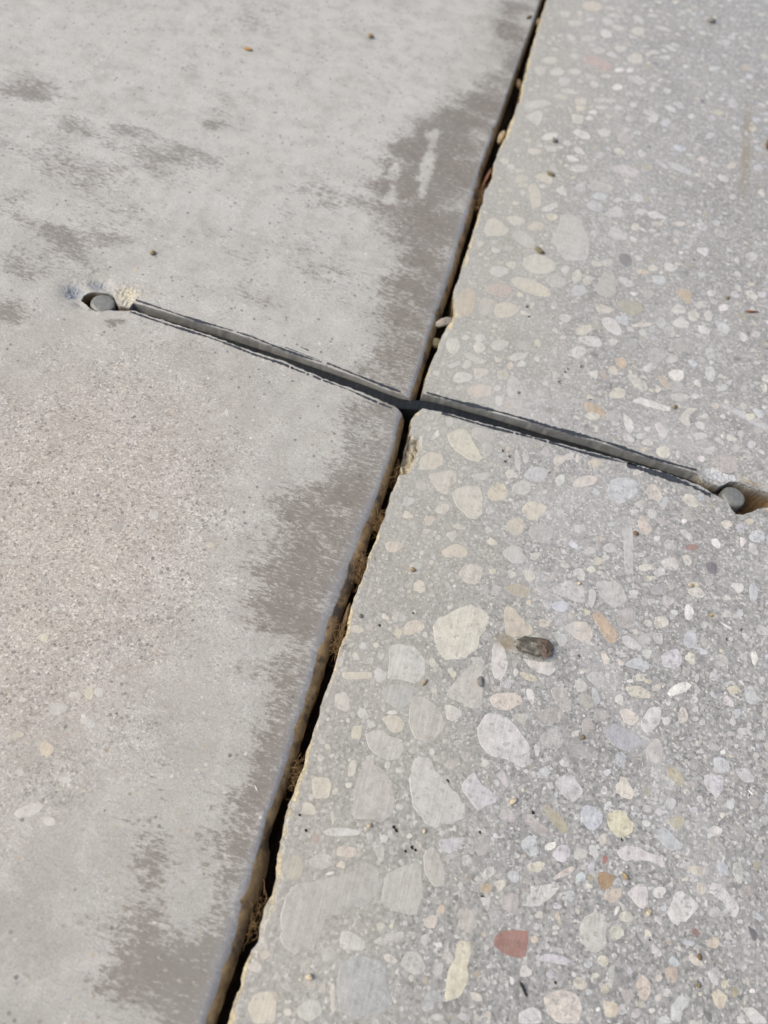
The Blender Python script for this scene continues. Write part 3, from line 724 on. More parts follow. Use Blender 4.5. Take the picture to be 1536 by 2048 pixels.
('g',40.9,271.1,4.2,2.8,58),('t',47.5,-39.4,3.8,3.1,82),('w',52.4,199.3,4.1,2.9,-141),
('p',68.2,-93.1,72.3,-90.6,76,-96.5,75.6,-99.1,73.1,-99,69.8,-95.9),('G',79.2,62.1,4,2.9,51),
('W',96.2,52.6,98.6,55.3,102.9,56.6,103.6,52.8,100.7,48.9,97.4,50),('t',30,115.6,3.9,2.9,53),('w',78.8,147.8,83,151.2,90.1,148.2,81.1,144.8),
('b',82.4,-126.3,84,-124.2,86.7,-124,89.6,-125.7,89.1,-128.3,87.2,-131,85.3,-130.8,83.1,-128.9),('v',118.5,260,4,2.9,95),
('c',33.5,219.8,39.8,223.7,40.8,217.9,35.5,215.1),('w',13.8,299.2,20.5,301.6,20.3,295.2,16.1,293.5),
('w',96,81.5,99.3,86.7,103.9,84.8,103.6,81.6,98.1,79.4),('w',15.9,18.2,3.7,3,-133),('g',47,-23,3.7,3,-136),('w',30.9,244.4,3.8,2.9,-153),
('c',95.5,-7.8,3.9,2.8,-81),('w',57.5,-85.9,62.9,-85.5,67.7,-84.4,69.3,-86.5,67.6,-89.1,64.3,-89.3,60.4,-88),
('w',123,-135,125.4,-134.7,128.1,-136.3,130.8,-138.2,131.6,-140,130.9,-141.8,129.4,-142.5,128.2,-140.9,126,-138.9,122.2,-137.6),
('p',69.6,-101.3,4.1,2.7,-157),('g',103.4,-102.6,3.9,2.7,82),('n',52.7,-63,4.6,2.3,-176),('w',49.4,300.4,3.9,2.7,-146),
('w',55.6,48.9,57.8,52.3,61.5,52.7,62,49.4,59.3,45.2,56.3,45.7),('v',119.5,-104.8,125.5,-103.5,125.5,-108,123.8,-111,121,-109.7,119.3,-107.6),
('c',77,33.9,3.8,2.8,50),('g',27,40.1,3.8,2.8,-142),('c',55.7,60.4,57.4,64,62,66.3,62.9,63.4,59.7,58.4,57,58.7),('w',45.9,312.1,5.6,1.9,-152),
('G',81,-109.3,4.6,2.3,-175),('c',62.2,77.3,64.1,79.6,67.5,79.5,71.1,79.1,68.5,75.4,64.3,73.6),
('w',30.3,128.6,33.8,133.4,36.3,136.4,37.7,133.4,35.1,128.6,31.3,126.3),('v',114.7,90.8,118.9,91,122.6,88.7,120.3,84,116.2,86.8),
('w',98.5,90.6,3.5,2.9,-141),('b',51.8,148.4,55.1,152.3,59.7,152.1,58.7,147.8,53.9,146.1),('w',52.5,279.5,4.2,2.4,-137),
('b',85.1,106.1,89.2,109.1,92,106.6,90.3,102.2,86.2,102.5),('v',114.3,59.1,4.9,2,88),('G',100.3,46.7,4,2.4,-147),
('b',105.9,-125.3,107.7,-123.6,110.1,-124.8,113.3,-126.8,113.4,-128.8,110.5,-130,107.8,-129,106.3,-127.3),
('y',4.3,-139.3,9.2,-138.2,10.5,-140,10.8,-143.7,6.5,-145),('w',26,224.6,30.4,227.5,36.3,226.6,34.3,224.3,27.1,222.3),('c',20.7,167.7,3.6,2.6,-132),
('v',130.9,139.7,3.8,2.5,52),('W',54.8,242,3.7,2.5,54),('t',90.6,-20.6,91.8,-18.8,94.4,-21.4,96.3,-24,94.4,-27,92.1,-26.5,90.7,-24.3),
('g',102.2,41.7,4.7,1.9,-165),('y',18,144.7,3.9,2.4,-144),
('w',98.5,-144.7,99.9,-142.7,101.6,-141,103.8,-140.8,104.9,-142.3,104.8,-145.9,103.7,-147.3,101.4,-146.8),('c',52.3,91.9,3.9,2.3,88),
('v',135.4,-13.1,3.7,2.4,-144),('c',105.4,89.6,3.6,2.5,63),
('n',71,-128.1,72.6,-127.3,75.9,-128.9,78.8,-130.9,80.4,-133.6,78.2,-134.2,75.3,-132.6,72.3,-130.3),
('t',22.3,218,26,220.5,31.5,219.4,28.5,216.7,23.4,215.1),('w',89.8,116.5,92.6,118.5,97.1,117.1,93.6,112.3,90.9,112.8),('v',73.6,156.2,3.7,2.4,-135),
('t',21.9,-86.8,4,2.2,-140),('g',46.2,151.4,3.5,2.5,69),('c',106,-6.8,107.5,-3.8,110.4,-3.6,113.3,-6.5,111.7,-9,108.3,-8.8),('g',95.6,76.1,3.5,2.5,71),
('w',70.2,98.8,73.2,100.5,77.4,98.7,77.9,96.1,74.9,94.8,71.2,96.8),('c',97.6,12,3.7,2.3,-136),
('c',103.3,33.3,105.6,37.4,110.7,39.4,108.3,36.5,105.3,33.4,104.5,30.2,107.1,29.6,107.7,28.2,104.6,28,102.9,29.9),('w',82.8,20.4,4.5,1.9,-70),
('w',75,313.9,4.4,2,-174),('v',84.6,237.1,3.4,2.5,144),('v',106.7,288.2,3.9,2.1,-137),
('w',99.6,-36.4,101.9,-33.6,105.1,-32.5,107.1,-34.9,105.9,-37.6,102.3,-38.1),('v',89,243.1,3.2,2.6,157),('G',76.5,22.1,3.3,2.5,-134),
('g',43.8,-176.3,3,2.8,-158),('w',92.7,23.5,94.7,26.2,98.9,22,97.7,17.9,95,19.9),('b',112.5,-61.9,3.5,2.4,65),
('c',19.2,24.4,25,26.4,25.7,24,21.3,19,19.8,21.7),('c',92,-84.9,96,-83.4,100.3,-84,100.8,-86,97.2,-87.5,93.5,-87.4),
('y',19.4,-117.7,21.5,-115.5,24.6,-115.4,26.6,-117.1,26.4,-119.5,23.7,-120.9,21.3,-119.1),('n',6.9,-163,3.1,2.7,-64),('b',95.6,-76.2,4.2,1.9,-167),
('c',100.7,200.8,103.8,204.9,107.5,202,105.4,197.8),('W',109.8,-80.2,4.4,1.8,-142),
('p',52.4,-161.1,55.3,-159.5,57,-160.9,58.6,-163.8,56.9,-165.8,53.7,-165.4),('o',73.9,51.4,77.3,54.1,79.5,50.8,78.1,46.8,74.7,48.2),
('v',133.2,209.2,3.6,2.2,65),('w',34.6,144,37.5,149.2,39.8,146.5,40.7,141.8,37.3,142.5),('w',31.2,34.2,33.6,38.6,39,40.5,38,37,33.9,33.9),
('w',21.1,276.5,23.3,279.1,27.7,276.2,25.1,271.4),('b',82.9,223.6,3.5,2.3,67),('w',24,174.5,31.1,176.5,31,172.3,26.8,170.8),
('w',42.1,318.6,3.5,2.3,-141),('p',65.2,-133,67.9,-131.2,71.3,-133.4,74.4,-134.2,75.1,-136.1,72.5,-136.5,69,-135.4),
('w',23.4,-175.2,23.9,-173.9,25.7,-173.5,30.3,-174.6,30.7,-176.8,24.3,-178.2),('c',90.8,-93.2,93.1,-91.7,97.3,-92.8,97.6,-94.4,95.6,-96.8,92.8,-96.7),
('w',127.5,114.5,131,116.8,134.2,114.1,133.4,110.1,130.5,111.7),('w',42.4,238.4,3,2.5,70),('c',119.4,204.1,3.4,2.2,62),('w',76.2,223,3.5,2.1,-137),
('b',43.9,-145.2,51,-142.5,50.1,-145.1,47.8,-148.1,45.7,-148.4,43.6,-147),('w',19.3,35.6,3,2.4,64),
('g',17.5,-192.6,20,-190.3,22.6,-190.2,24.1,-192.8,21.8,-195,18.2,-194.9),('g',13.6,30.2,16.3,31.3,21.6,30.4,23.5,28.8,20.7,27.3,16.4,28.3),
('w',92.6,-69.6,3.4,2.1,166),('g',52.1,180.1,3.2,2.2,72),('t',8.6,-61,3.4,2.1,-158),('w',35.9,171.7,39.1,173.7,43.6,171.3,38.6,167.9),
('y',110.5,246.9,3.4,2.1,-131),('c',61.5,187.9,3.1,2.3,161),('v',113.8,70.7,3.4,2.1,78),
('p',63.3,-155.1,65.8,-153.1,68.3,-153.1,69.1,-157.6,67.4,-158.4,64.5,-157.6),('y',4,-107.4,13.1,-104.7,13.8,-106.7,4.9,-109.7),
('y',36,124.9,3.2,2.2,-139),('v',83.3,188.1,4,1.7,138),('w',78.3,284.5,3.9,1.8,-153),
('b',66.5,-140.2,68.2,-137.3,70.4,-137.1,71.5,-139.5,72.5,-141.2,70.2,-142.9,67.8,-141.9),('c',3.8,-115.1,6.7,-113,8.6,-114.4,9.5,-118.8,5.5,-118.5),
('g',97.7,60.9,3.1,2.2,55),('W',54.1,258.5,3.3,2,-133),('G',100.3,-46.9,3.1,2.2,-147),
('n',107.2,-106.5,109.2,-105.4,111.7,-106.7,113.3,-108.2,113.1,-110.1,110.8,-111.2,108.2,-108.9),('g',82.4,-85.3,2.7,2.4,-179),
('v',112.9,-169.2,114.7,-165.6,118.1,-164.7,117.9,-166.8,116.3,-168.4,116.1,-171.3,113.7,-171.9),('c',57.4,91.7,3.1,2.1,78),
('v',133.9,-75.1,3.2,2,-82),('v',107.2,224.1,3.2,2,62),('w',38.9,179.8,41.9,181.3,45.3,177.8,43.9,176.1,40,176.7),('b',134.2,-36.9,3.8,1.7,86),
('p',31.7,-10.9,3.1,2.1,93),('w',80.8,295.8,3.5,1.8,150),('w',72.9,191.4,3.1,2.1,71),('y',35.2,214.4,40.4,216.5,40,211.8,36.1,210.3),
('c',83.5,75,4.9,1.3,-147),('c',113.7,-43.7,2.7,2.3,-178),('v',72.7,-180.3,76.3,-177.7,78.4,-178.2,79.5,-180.9,73.4,-182.5),
('w',50.7,65.3,2.9,2.1,-137),('G',13.5,-159.6,3.4,1.9,-165),('w',37,-108,38.9,-107.3,42.2,-108,42.9,-109.4,40.4,-112.3,38.3,-112),
('w',11.6,-152.3,13.4,-150.8,17.4,-149.7,21.9,-149.1,21.9,-150.4,17.3,-152,13.3,-153.1),('g',91.4,79.6,3,2.1,73),
('v',129,-100.5,133,-98.9,135.1,-101,135.5,-102.8,132.3,-103.8,130.3,-102.4),('w',112,92.4,3,2,-98),('c',58.6,-6.2,2.7,2.2,63),
('c',74.8,135.5,2.9,2,66),('v',78.9,-139.4,2.7,2.2,-145),('c',68.5,18.7,2.9,2,-145),('w',71.6,286.3,3.3,1.8,-161),('w',48.7,219.7,3.7,1.6,-147),
('g',104.4,97.4,108.3,99.8,110.7,97.7,107.4,94),('w',85.2,50.3,88.5,55.1,91.8,53.6,87.9,49.3),
('v',74.9,-167,78.4,-164.9,82.9,-164.3,86.8,-165.4,84.2,-166.4,78,-167.1),('b',67.3,-64.3,2.7,2.1,-142),('c',102.1,-58.8,2.7,2.1,-151),
('d',89.6,-141.5,92.1,-140.7,94.7,-141.1,94.2,-143.6,92.6,-145.3,90.8,-145.5,89.8,-143.8),('p',80.1,-93.4,2.7,2.1,177),('p',108.5,-12.6,2.8,2.1,-83),
('v',119.4,53.5,2.8,2,51),('t',77.4,106.9,79.9,108.8,84,108.9,83.6,106.7,78.5,104.5),('v',127.2,291.5,3.1,1.9,61),
('o',91.9,49.5,94.2,49.8,97.6,47,97.3,43.8,94,45.6),('v',122.2,-100.4,124.9,-98.8,127.8,-100.5,127.3,-102.2,122.3,-103.6),('w',57.4,224,2.7,2.1,-141),
('B',50.5,-183.1,2.6,2.2,-163),('t',103,-165.6,105,-162.8,106.9,-164.1,107.5,-166.6,106,-169.3,104.1,-168),('w',82.8,300.3,3,1.8,-158),
('t',71.9,-2.8,2.6,2.1,-133),('w',73.6,145.9,75.7,149.6,78.8,150.1,77.4,144.4),('W',118.6,100.2,2.8,1.9,62),('v',96.4,236.2,2.9,1.9,-130),
('w',125.2,87.5,128,89,130.6,85.9,128.1,82.7),('w',41.6,-8.4,42.6,-7.2,44.4,-10.9,45.2,-16.9,43,-15.4),('w',64.6,230.5,2.8,1.9,64),
('c',21.2,-41.3,2.9,1.9,-132),('g',32,-174.2,35.1,-171.6,39.8,-169.7,40,-172,36,-173.7,33.2,-174.7),('v',135.5,45.9,2.5,2.1,130),
('W',111.4,-52,3,1.7,81),('g',31.8,-23.5,3.3,1.6,-157),('w',47.8,248.9,3.2,1.6,-144),('w',67.7,324.7,3,1.7,-165),
('w',132.8,-163.6,136.3,-163,138.8,-164.4,140,-165.7,135.3,-166.9),('g',129.2,-127.9,131.3,-127,132.4,-129.1,132.1,-132.9,130.7,-133.3,129.1,-130.7),
('g',81.5,-36.7,2.6,1.9,-146),('c',95.5,147.2,3.1,1.6,-146),('W',59.9,261.6,2.7,1.8,54),('g',77.6,-57.6,3.7,1.3,-85),('c',84.8,142.3,3,1.6,-146),
('n',108.7,-121.7,111.3,-119.5,114,-119.4,113.8,-121.7,112.4,-123.9,110,-123.1),('G',85.4,-96.5,2.5,1.9,-148),('w',81.7,252.8,2.7,1.8,114),
('v',111.7,25.3,3.3,1.4,-155),('w',57.9,-15.7,59.4,-12.9,61.5,-11.5,61.9,-15.4,60.1,-18),('W',41.7,211.5,44.2,215.6,46.9,215.3,46.6,211.8),
('y',124,-162.6,126,-161,128.9,-162.2,127.9,-164.8,126.6,-165.9,124.8,-164.7),('p',81.5,-100.9,2.4,1.9,76),
('t',92.6,-145.3,97.2,-143.4,97,-145.7,94.7,-148.3,92.1,-147.7),('c',111.6,-88.7,2.7,1.7,84),('w',44.5,92.5,46.2,96.5,48.6,95.9,47.6,90.7),
('v',15.5,-105,2.4,1.9,100),('g',75.4,-88.8,77.2,-86.5,79.9,-88.2,79.7,-90.4,77,-91.6),('c',59.7,103.3,2.5,1.8,-170),
('c',52.6,-54.8,56.1,-54.6,57.8,-56.5,56,-59,54.1,-58.2),('w',18.5,40.5,2.3,1.9,68),('c',85.2,111.5,2.5,1.8,-132),('w',35.1,181.6,2.5,1.8,63),
('g',96.9,-66.9,2.3,1.9,57),('W',43.5,207.4,2.6,1.7,-135),('b',124.6,-99.9,2.7,1.6,-175),('G',63.2,-160.1,2.4,1.8,-160),
('g',92.6,-16.1,96.3,-14.8,97.5,-18.2,94.8,-19.7),('t',16.7,-154.8,21.8,-153.7,22.7,-155.8,20.5,-156.7,17,-157.2),('c',94.9,-40,2.6,1.6,-152),
('w',72.1,60.2,2.2,1.9,61),('g',103.9,-50.3,2.4,1.7,-143),('v',136.3,116.2,2.5,1.7,-129),('W',32.6,300.2,2.9,1.4,-142),
('g',88.2,-15.4,91.2,-12.1,93.9,-14.5,90.7,-16.7),('w',98.1,322.5,2.5,1.6,143),('w',105.9,-20.6,108,-19.4,111.4,-21.9,111.1,-23.7,108.2,-23.1),
('w',31.7,12.4,2.7,1.5,-84),('g',46,-9.1,3.3,1.2,-82),('W',11.7,150.9,2.3,1.7,63),('v',117.7,332.4,2.8,1.4,-138),
('y',11.4,-122.5,14.5,-121.1,15.2,-125.1,12.2,-126),('w',63.5,207.6,2.4,1.6,65),('g',16.2,25.2,2.3,1.7,87),('g',126.3,24.8,2.4,1.6,66),
('y',19.4,140.5,2.6,1.5,-145),('w',69.1,207.5,2.4,1.6,52),('w',100.1,-40,2.3,1.6,-146),('p',133.5,-134.4,2.4,1.6,-153),
('c',69.1,-145.2,72.1,-143.4,74.7,-143,73.3,-146,70.2,-146.9),('r',111,-26.2,2.8,1.3,-151),('t',118.6,-133,2.6,1.4,-171),
('g',99.4,-63.6,102.8,-62.7,103.1,-66.9,100.5,-66.9),('W',112.6,106.9,2.3,1.6,58),
('p',54.3,-145.3,55.5,-143,59,-141.8,57.9,-144,57.5,-145.7,55.2,-146.7),('g',8.8,21.9,13.7,26.5,13.7,23.9,10.8,20.7),('v',128.9,-11.6,2.3,1.6,71),
('b',99.8,-10.7,3.2,1.1,77),('y',125.4,-75,129.2,-72.9,130.9,-75,127.1,-77),('v',132.6,28.7,2.3,1.6,59),
('W',118,-20.2,120.3,-19.2,121.8,-21.6,120.9,-23.7,118.5,-22.7),('b',82.9,-91.1,2.7,1.3,-70),('y',60.9,-91.4,2.7,1.3,179),('p',99,-19.3,2.4,1.4,165),
('p',57.1,-104.7,62.3,-103.1,62.4,-107.4,59.7,-105.9),('c',107.8,-31.1,109.5,-29.4,111.5,-32.4,110.3,-34.3,108.4,-33.4),
('w',80.8,14.9,83.3,15.5,86.3,13,84.2,11.3),('g',25.6,-152,28.9,-150.8,30.1,-155.3,28.7,-155.4,26.6,-153),('g',115.8,19.7,3.2,1.1,-127),
('w',62.5,-97.3,2.7,1.2,-67),('w',64.8,150.7,2.2,1.5,55),('w',90.9,14.1,2.2,1.5,-141),('c',16.1,150.1,2.6,1.3,-148),('w',61.6,332.9,2.6,1.2,-141),
('g',15.6,-4.2,2.3,1.4,-83),('c',65.9,167.6,69,168.1,68.2,162.8,66.9,163.7),('w',73.5,249.4,2.3,1.4,75),
('g',55.7,-123.5,58.2,-121.7,60.4,-125.1,59.9,-126.7,57.7,-124.8),('w',56.9,-151.5,58.1,-148.9,60.2,-148,60.8,-149.5,58.2,-152.8,57.3,-152.7),
('c',84.5,-77.8,2.9,1.1,-73),('W',134.8,-61.4,2.7,1.1,-85),('g',83.9,-138.1,1.9,1.6,-144),
('w',121.4,-120.4,123.3,-119,125.9,-119.5,125,-121.7,122.7,-122.4),('t',117.1,42.8,2.1,1.4,-137),('c',46,-165.9,2,1.5,-163),('v',88,74.1,2,1.5,62),
('c',80.3,-144.1,3.2,0.9,-141),('p',21.8,-180,1.8,1.7,179),('c',98.9,-150.5,2,1.4,-155),('w',107.8,-141.7,2.1,1.4,-155),('w',37.2,33.9,1.9,1.5,-135),
('v',109.5,-116.5,1.9,1.5,-137),('t',124.2,-150.3,1.9,1.4,-146),('c',13.6,-133,15.6,-131.3,16.3,-135.8,14.2,-136.4),('b',66.1,-149,1.8,1.5,-144),
('g',137.6,-87.2,1.9,1.4,-132),('g',74.8,-40,1.9,1.4,-145),('c',88.1,-169.5,1.9,1.4,-157),('w',61.9,-3.6,1.9,1.4,80),
('g',53.1,133.2,55.9,130,58.2,125.7,55.6,127.2),('y',130.9,120.5,2.3,1.1,-149),('W',10.8,-15.2,11.2,-11.6,12.2,-8.8,13.6,-11.8),
('v',128.1,32.4,1.9,1.3,67),('t',90.3,10.2,1.9,1.3,-140),('W',112.1,260.9,2.1,1.2,-137),('g',131.6,-87.8,2.1,1.2,-168),
('g',95.3,-163.8,96.9,-162.5,97.2,-165.4,96.8,-168.1,95.3,-167),('c',59.4,157.2,2.1,1.2,86),('v',129.5,133,2,1.2,74),('v',121,-72.4,1.8,1.4,-136),
('W',128.7,-15.4,131.6,-16.1,130.7,-18,129.3,-20.3,128.8,-18.1),('o',70.3,41,2.4,1,133),('o',11,-192.7,1.6,1.5,142),('g',124.2,-142.5,1.8,1.3,-144),
('g',88.1,-79.5,1.7,1.4,-136),('y',132.2,-7.7,1.8,1.3,-149),('g',137.3,-121.8,1.7,1.3,57),('w',88,16.2,2,1.2,-139),('c',93.7,-162.7,1.6,1.4,-139),
('K',65.2,50.3,1.6,1.4,-173),('w',103.9,144.6,1.9,1.2,-141),('g',124.8,-48.4,1.8,1.2,-147),('c',76,-47.2,1.7,1.3,-135),
('c',60.7,-151.8,63.5,-150.5,64.5,-151.7,62.8,-154.2),('W',112.7,14.3,1.7,1.3,51),('v',87.8,-136.3,1.9,1.2,134),('o',59.1,-153.9,1.6,1.4,-152),
('p',111.7,-73.6,1.8,1.2,79),('w',82.8,136.7,2.3,1,-151),('y',112.5,-40.9,2.1,1,-157),('c',113,35.7,1.8,1.2,-136),('w',77.6,18.7,1.9,1.1,-149),
('w',30.1,18.2,1.6,1.3,72),('c',4.6,-187.4,1.6,1.3,-179),('c',88.3,-1.2,1.8,1.2,-148),('g',57.9,-156.5,61,-156,61,-158.2,60.6,-159.6,58.9,-158.2),
('c',24,-186,25,-185.7,27,-191.8,26.1,-192.1),('p',117.3,-61.3,1.7,1.2,70),('g',48.9,-175,51.4,-174,51.7,-176.6,49.9,-177.9),
('g',52.3,-148.5,1.6,1.3,-158),('w',84.9,134,1.9,1.1,-144),('w',51.2,54.2,1.6,1.2,-132),('w',12.9,38.6,1.6,1.3,-139),
('K',133.8,-143.3,136.1,-143.8,137,-145.2,136.5,-146.7,135.4,-146.9,134.6,-145.2),('v',111.4,-172.2,2.1,1,-163),('g',97.6,-60.7,1.7,1.2,-174),
('w',106.3,-92,1.7,1.2,79),('t',88.4,-169.6,1.6,1.3,-153),('b',84.9,-144,1.5,1.3,49),('W',76,92.5,80.2,92.7,78.2,89.9),
('W',73.5,-138.8,74.6,-137.6,76.7,-136.8,76.7,-138.2,75.3,-139.6,73.8,-139.9),('v',129.4,-46.5,1.6,1.2,63),('g',19.1,-130.2,1.5,1.2,-161),
('c',35.4,-176.5,37.3,-176,39.8,-176.8,38.8,-177.9,36.4,-177.7),('w',103.3,12.9,1.9,0.9,89),('w',114.9,-82.5,1.5,1.1,58),('w',5.7,16.4,1.4,1.2,77),
('g',111.3,-73.7,1.6,1,81),('c',30.3,-96.2,1.6,1,-80),('b',114.2,-151.8,116.3,-151.6,119.2,-151.7,118.2,-152.9,115.7,-153),('c',90,-132.4,1.6,1,74),
('w',67.1,-113,1.9,0.9,-83),('g',45.4,-170.3,1.3,1.2,-161),('w',124.6,-42.1,1.5,1,-174),('g',102.4,-120.2,1.4,1.1,-147),('g',2.6,-104.5,1.6,1,-74),
('w',130.8,24.6,1.9,0.8,163),('W',98.1,-26.9,1.4,1,-140),('c',120.1,-50.8,1.7,0.9,-155),('w',80.6,-40.8,1.4,1,-146),('v',106.3,-120.2,1.5,1,-156),
('v',137.5,-68.8,1.6,0.9,81),('w',106.4,-53.8,1.4,1,-158),('p',58.3,-10.4,1.3,1.1,59),('c',65.1,-3.2,2,0.7,-84),('K',34.1,-151.9,1.4,1,-77),
('t',6.1,-184.2,1.4,1,-169),('w',102.4,-124.4,1.5,0.9,-175),('v',115.8,-79,1.3,1,70),('g',103.8,-172.4,1.3,1.1,-139),('p',115.4,-109.3,1.3,1,-136),
('v',80.2,-169.6,1.5,0.8,-163),('r',10.4,-154.6,1.3,1,89),('g',52.5,-186.2,1.6,0.8,-165),('g',115.4,-74.8,1.5,0.8,86),('g',114.8,-132.6,1.8,0.7,-148),
('g',130.4,-89.8,1.3,0.9,-146),('w',92.9,-35.6,1.4,0.9,-153),('c',74.8,-156.5,1.2,1,-156),('g',115.5,-85.4,1.3,0.9,-141),('w',78,-104.7,1.2,1,48),
('g',59.1,-184.5,1.5,0.8,-165),('p',13.4,-189.3,1.3,0.9,-170),('y',127.6,-159.5,1.2,0.9,70),('w',131.3,-166,132.8,-165.9,134.3,-167.1,131.5,-167.8),
('w',88.9,-118.8,1.2,1,53),('w',28.2,-130.5,1.1,1,-147),('o',48.1,-162.3,1.1,1,-146),('v',100.1,-172.5,1.2,1,69),('w',22.3,-52.8,1.1,1,52),
('v',116.6,-116.5,1.3,0.9,-153),('y',37.4,-97.9,1.1,1,86),('W',97.3,127.5,1.3,0.9,-130),('w',56.6,-91.3,1.2,0.9,92),
('y',17.5,-159.8,18.7,-157.8,19.8,-158.2,20.3,-159.6),('w',118.3,-112.7,1.2,0.9,64),('r',91.3,-137.7,1.2,0.9,82),('v',89.7,-164.6,1.2,0.9,-158),
('y',99.4,-80.9,1.3,0.8,-155),('v',117.1,-88.5,118.7,-87.6,119,-89.5,117.4,-90.2),('p',24.5,-150,1,1,-162),('W',107.6,-16.2,1.2,0.9,-135),
('t',74.4,-162.7,1.2,0.8,-161),('g',138.7,-96.5,1.2,0.9,-134),('W',137.6,49.7,1.2,0.8,-138),('r',118.9,-149,1,1,-78),('w',24.5,-130.1,1.1,0.9,99),
('w',79.1,-47.4,1.2,0.8,-148),('W',22,-115,1.7,0.6,-163),('g',118,-98.3,1.3,0.7,-156),('c',15,-132.5,1,0.9,104),('v',115.7,-88.5,1.1,0.8,-143),
('W',121.8,-52.1,124.7,-52.4,127.4,-54.1,124.2,-53.2),('v',101.2,-163.1,1,0.8,-144),('W',15.2,-138.6,1,0.8,-164),('w',36.3,-122.7,1,0.9,-138),
('c',109.4,-167.4,1,0.8,-145),('c',109.3,-162.8,1,0.8,62),('c',13.3,-148.1,2,0.4,-73),('w',96.1,-149.7,1.4,0.6,67),('v',137.2,-5.3,1.1,0.7,-141),
('g',95.1,-59.6,1,0.8,59),('w',36.2,-96.9,1,0.8,-154),('c',15.5,-194.5,1.1,0.7,-169),('w',106.5,-86.1,1,0.8,63),
('W',47.6,-170.6,49.8,-169.8,50.4,-170.8,49.1,-171.3),('W',93.4,-82.7,1.2,0.6,-159),('v',90.6,-170.9,1,0.7,-158),('g',127.1,-89.9,1,0.7,-148),
('w',120.5,-43.4,1,0.7,-145),('w',91.9,-166.7,1.1,0.6,-161),('c',91.8,-166.8,1.1,0.6,-161),('w',6,-144.7,0.8,0.8,115),('W',125.1,-96.4,1,0.7,-148),
('K',51.5,-158.5,0.9,0.7,98),('w',70,-173.6,1,0.6,97),('w',79.7,-158.3,1,0.6,-161),('g',29.8,-147.5,0.8,0.7,101),('c',35.3,-146.9,0.8,0.7,-156),
('w',108,-170.7,0.9,0.6,-157),('W',135.5,-159.1,0.8,0.6,-148),('W',16.7,-161.8,1.2,0.4,-154),('W',121.6,-141,1.1,0.4,90),
('g',28.7,-122.6,0.8,0.6,-156),('c',115.2,-136.3,1,0.5,-161),('w',79.7,-159.7,0.8,0.5,-159),('c',10.5,-147.2,1,0.4,-164),('w',78,-163.4,0.7,0.6,-152),
('w',36,-142.9,0.7,0.5,-162),('W',93.6,-174.1,0.6,0.5,-144),('W',15,-192.4,0.8,0.4,-167),]
STONES_LEFT = [
('g',-64.7,-168.5,3.3,1.8,-149),('g',-69.8,-141.8,2.6,1.8,-152),('o',-67.6,-152.8,2.2,1.8,150),('g',-69.3,-75.8,1.9,1.6,-59),
('k',-78.1,-84.1,1.8,1.5,155),('y',-63.5,-135.4,1.8,1.3,-54),('g',-65.2,-32.9,1.6,1.5,-159),('k',-206.4,170.6,1.6,1.2,-142),
('g',-61,-134.3,1.5,1.3,143),('g',-58.5,-169.6,1.8,1.1,-171),('g',-67,-136.9,1.7,1.1,-171),('y',-82.9,-124,1.6,1.2,-176),
('b',-59.5,-143.2,1.7,1.1,172),('n',-76.6,-151.5,1.6,1.1,-172),('g',-60.5,-68.8,1.4,1.1,-164),('g',-59.4,-158.9,1.6,1,-171),
('B',-70.7,-81.6,1.3,1.2,147),('k',-63.3,68.7,1.5,1,-79),('g',-61.3,-142.6,1.3,1.1,169),('y',-48.4,-80.1,1.3,1.1,-166),('k',-102,-85.6,1.2,1.1,-121),
('k',-92.4,200.8,1.3,1,-90),('k',-60.5,-7.2,1.2,1.1,-84),('g',-71.4,-160.4,1.3,0.9,-174),('g',-101.5,-104.7,1.2,1,177),('B',-72,-107.9,1.2,1,-175),
('o',-79.5,-35.4,1.1,1,-57),('k',-72.4,-94.5,1.1,1,160),('k',-85.8,-66.7,1.4,0.8,-64),('W',-61.8,-29.3,1.5,0.7,-70),('k',-90.9,-107.3,1.1,0.9,159),
('B',-78.9,-129.4,1.1,0.9,-178),('o',-117.9,21.7,1.1,0.9,-67),('B',-92.5,-14.8,1.1,0.9,-161),('k',-57.1,-43.4,1.2,0.8,171),
('B',-54,-135.9,1.1,0.9,-173),('B',-58,-123.3,1,0.9,174),('k',-60.4,-177.1,1.2,0.7,-161),('k',-75,103.3,1,0.9,-94),('k',-78.5,-79.9,1,0.9,-90),
('k',-105.1,58.7,0.9,0.8,-83),('w',-79.8,-142.4,1,0.7,-175),('B',-75.8,-120.6,0.9,0.8,172),('K',-62.3,-14.4,0.9,0.7,-72),
('k',-33.6,-59.2,0.8,0.8,-156),('y',-98,-32.7,0.9,0.7,-63),('w',-83.8,-114.9,0.8,0.7,136),('k',-98.4,-115.3,0.8,0.7,137),
('k',-61.8,-114.7,0.9,0.6,-169),('B',-35.3,-158.7,0.8,0.6,-176),('r',-72.8,-62,0.8,0.6,-62),('k',-113.4,-71.6,0.8,0.6,-53),
('k',-81.7,-39.9,0.7,0.6,-173),('B',-47.3,-203.7,0.8,0.5,-174),('k',-29.7,-133,0.7,0.6,-171),('r',-88.2,-54.9,0.7,0.6,-179),
('W',-62.3,-141.7,0.7,0.6,-179),('k',-56.1,-177.8,0.7,0.5,159),('r',-64.6,-147.9,0.7,0.5,-180),('k',-25.6,-149.1,0.7,0.5,-172),
('k',-58.2,-185,0.7,0.5,161),('B',-32.3,-187.6,0.6,0.5,168),('k',-43,-131.8,0.6,0.5,144),('K',-64,-122.6,0.7,0.5,-167),('w',-93.1,-55.7,0.6,0.5,-59),
('k',-54.1,-181.1,0.6,0.5,-178),('k',-38.3,-190.3,0.6,0.4,-176),('k',-22.7,-163.6,0.5,0.5,166),('w',-5.9,-153.6,0.5,0.4,-167),
('r',-41.1,-194.1,0.5,0.4,166),('K',-13.6,-167.4,0.5,0.4,-169),]
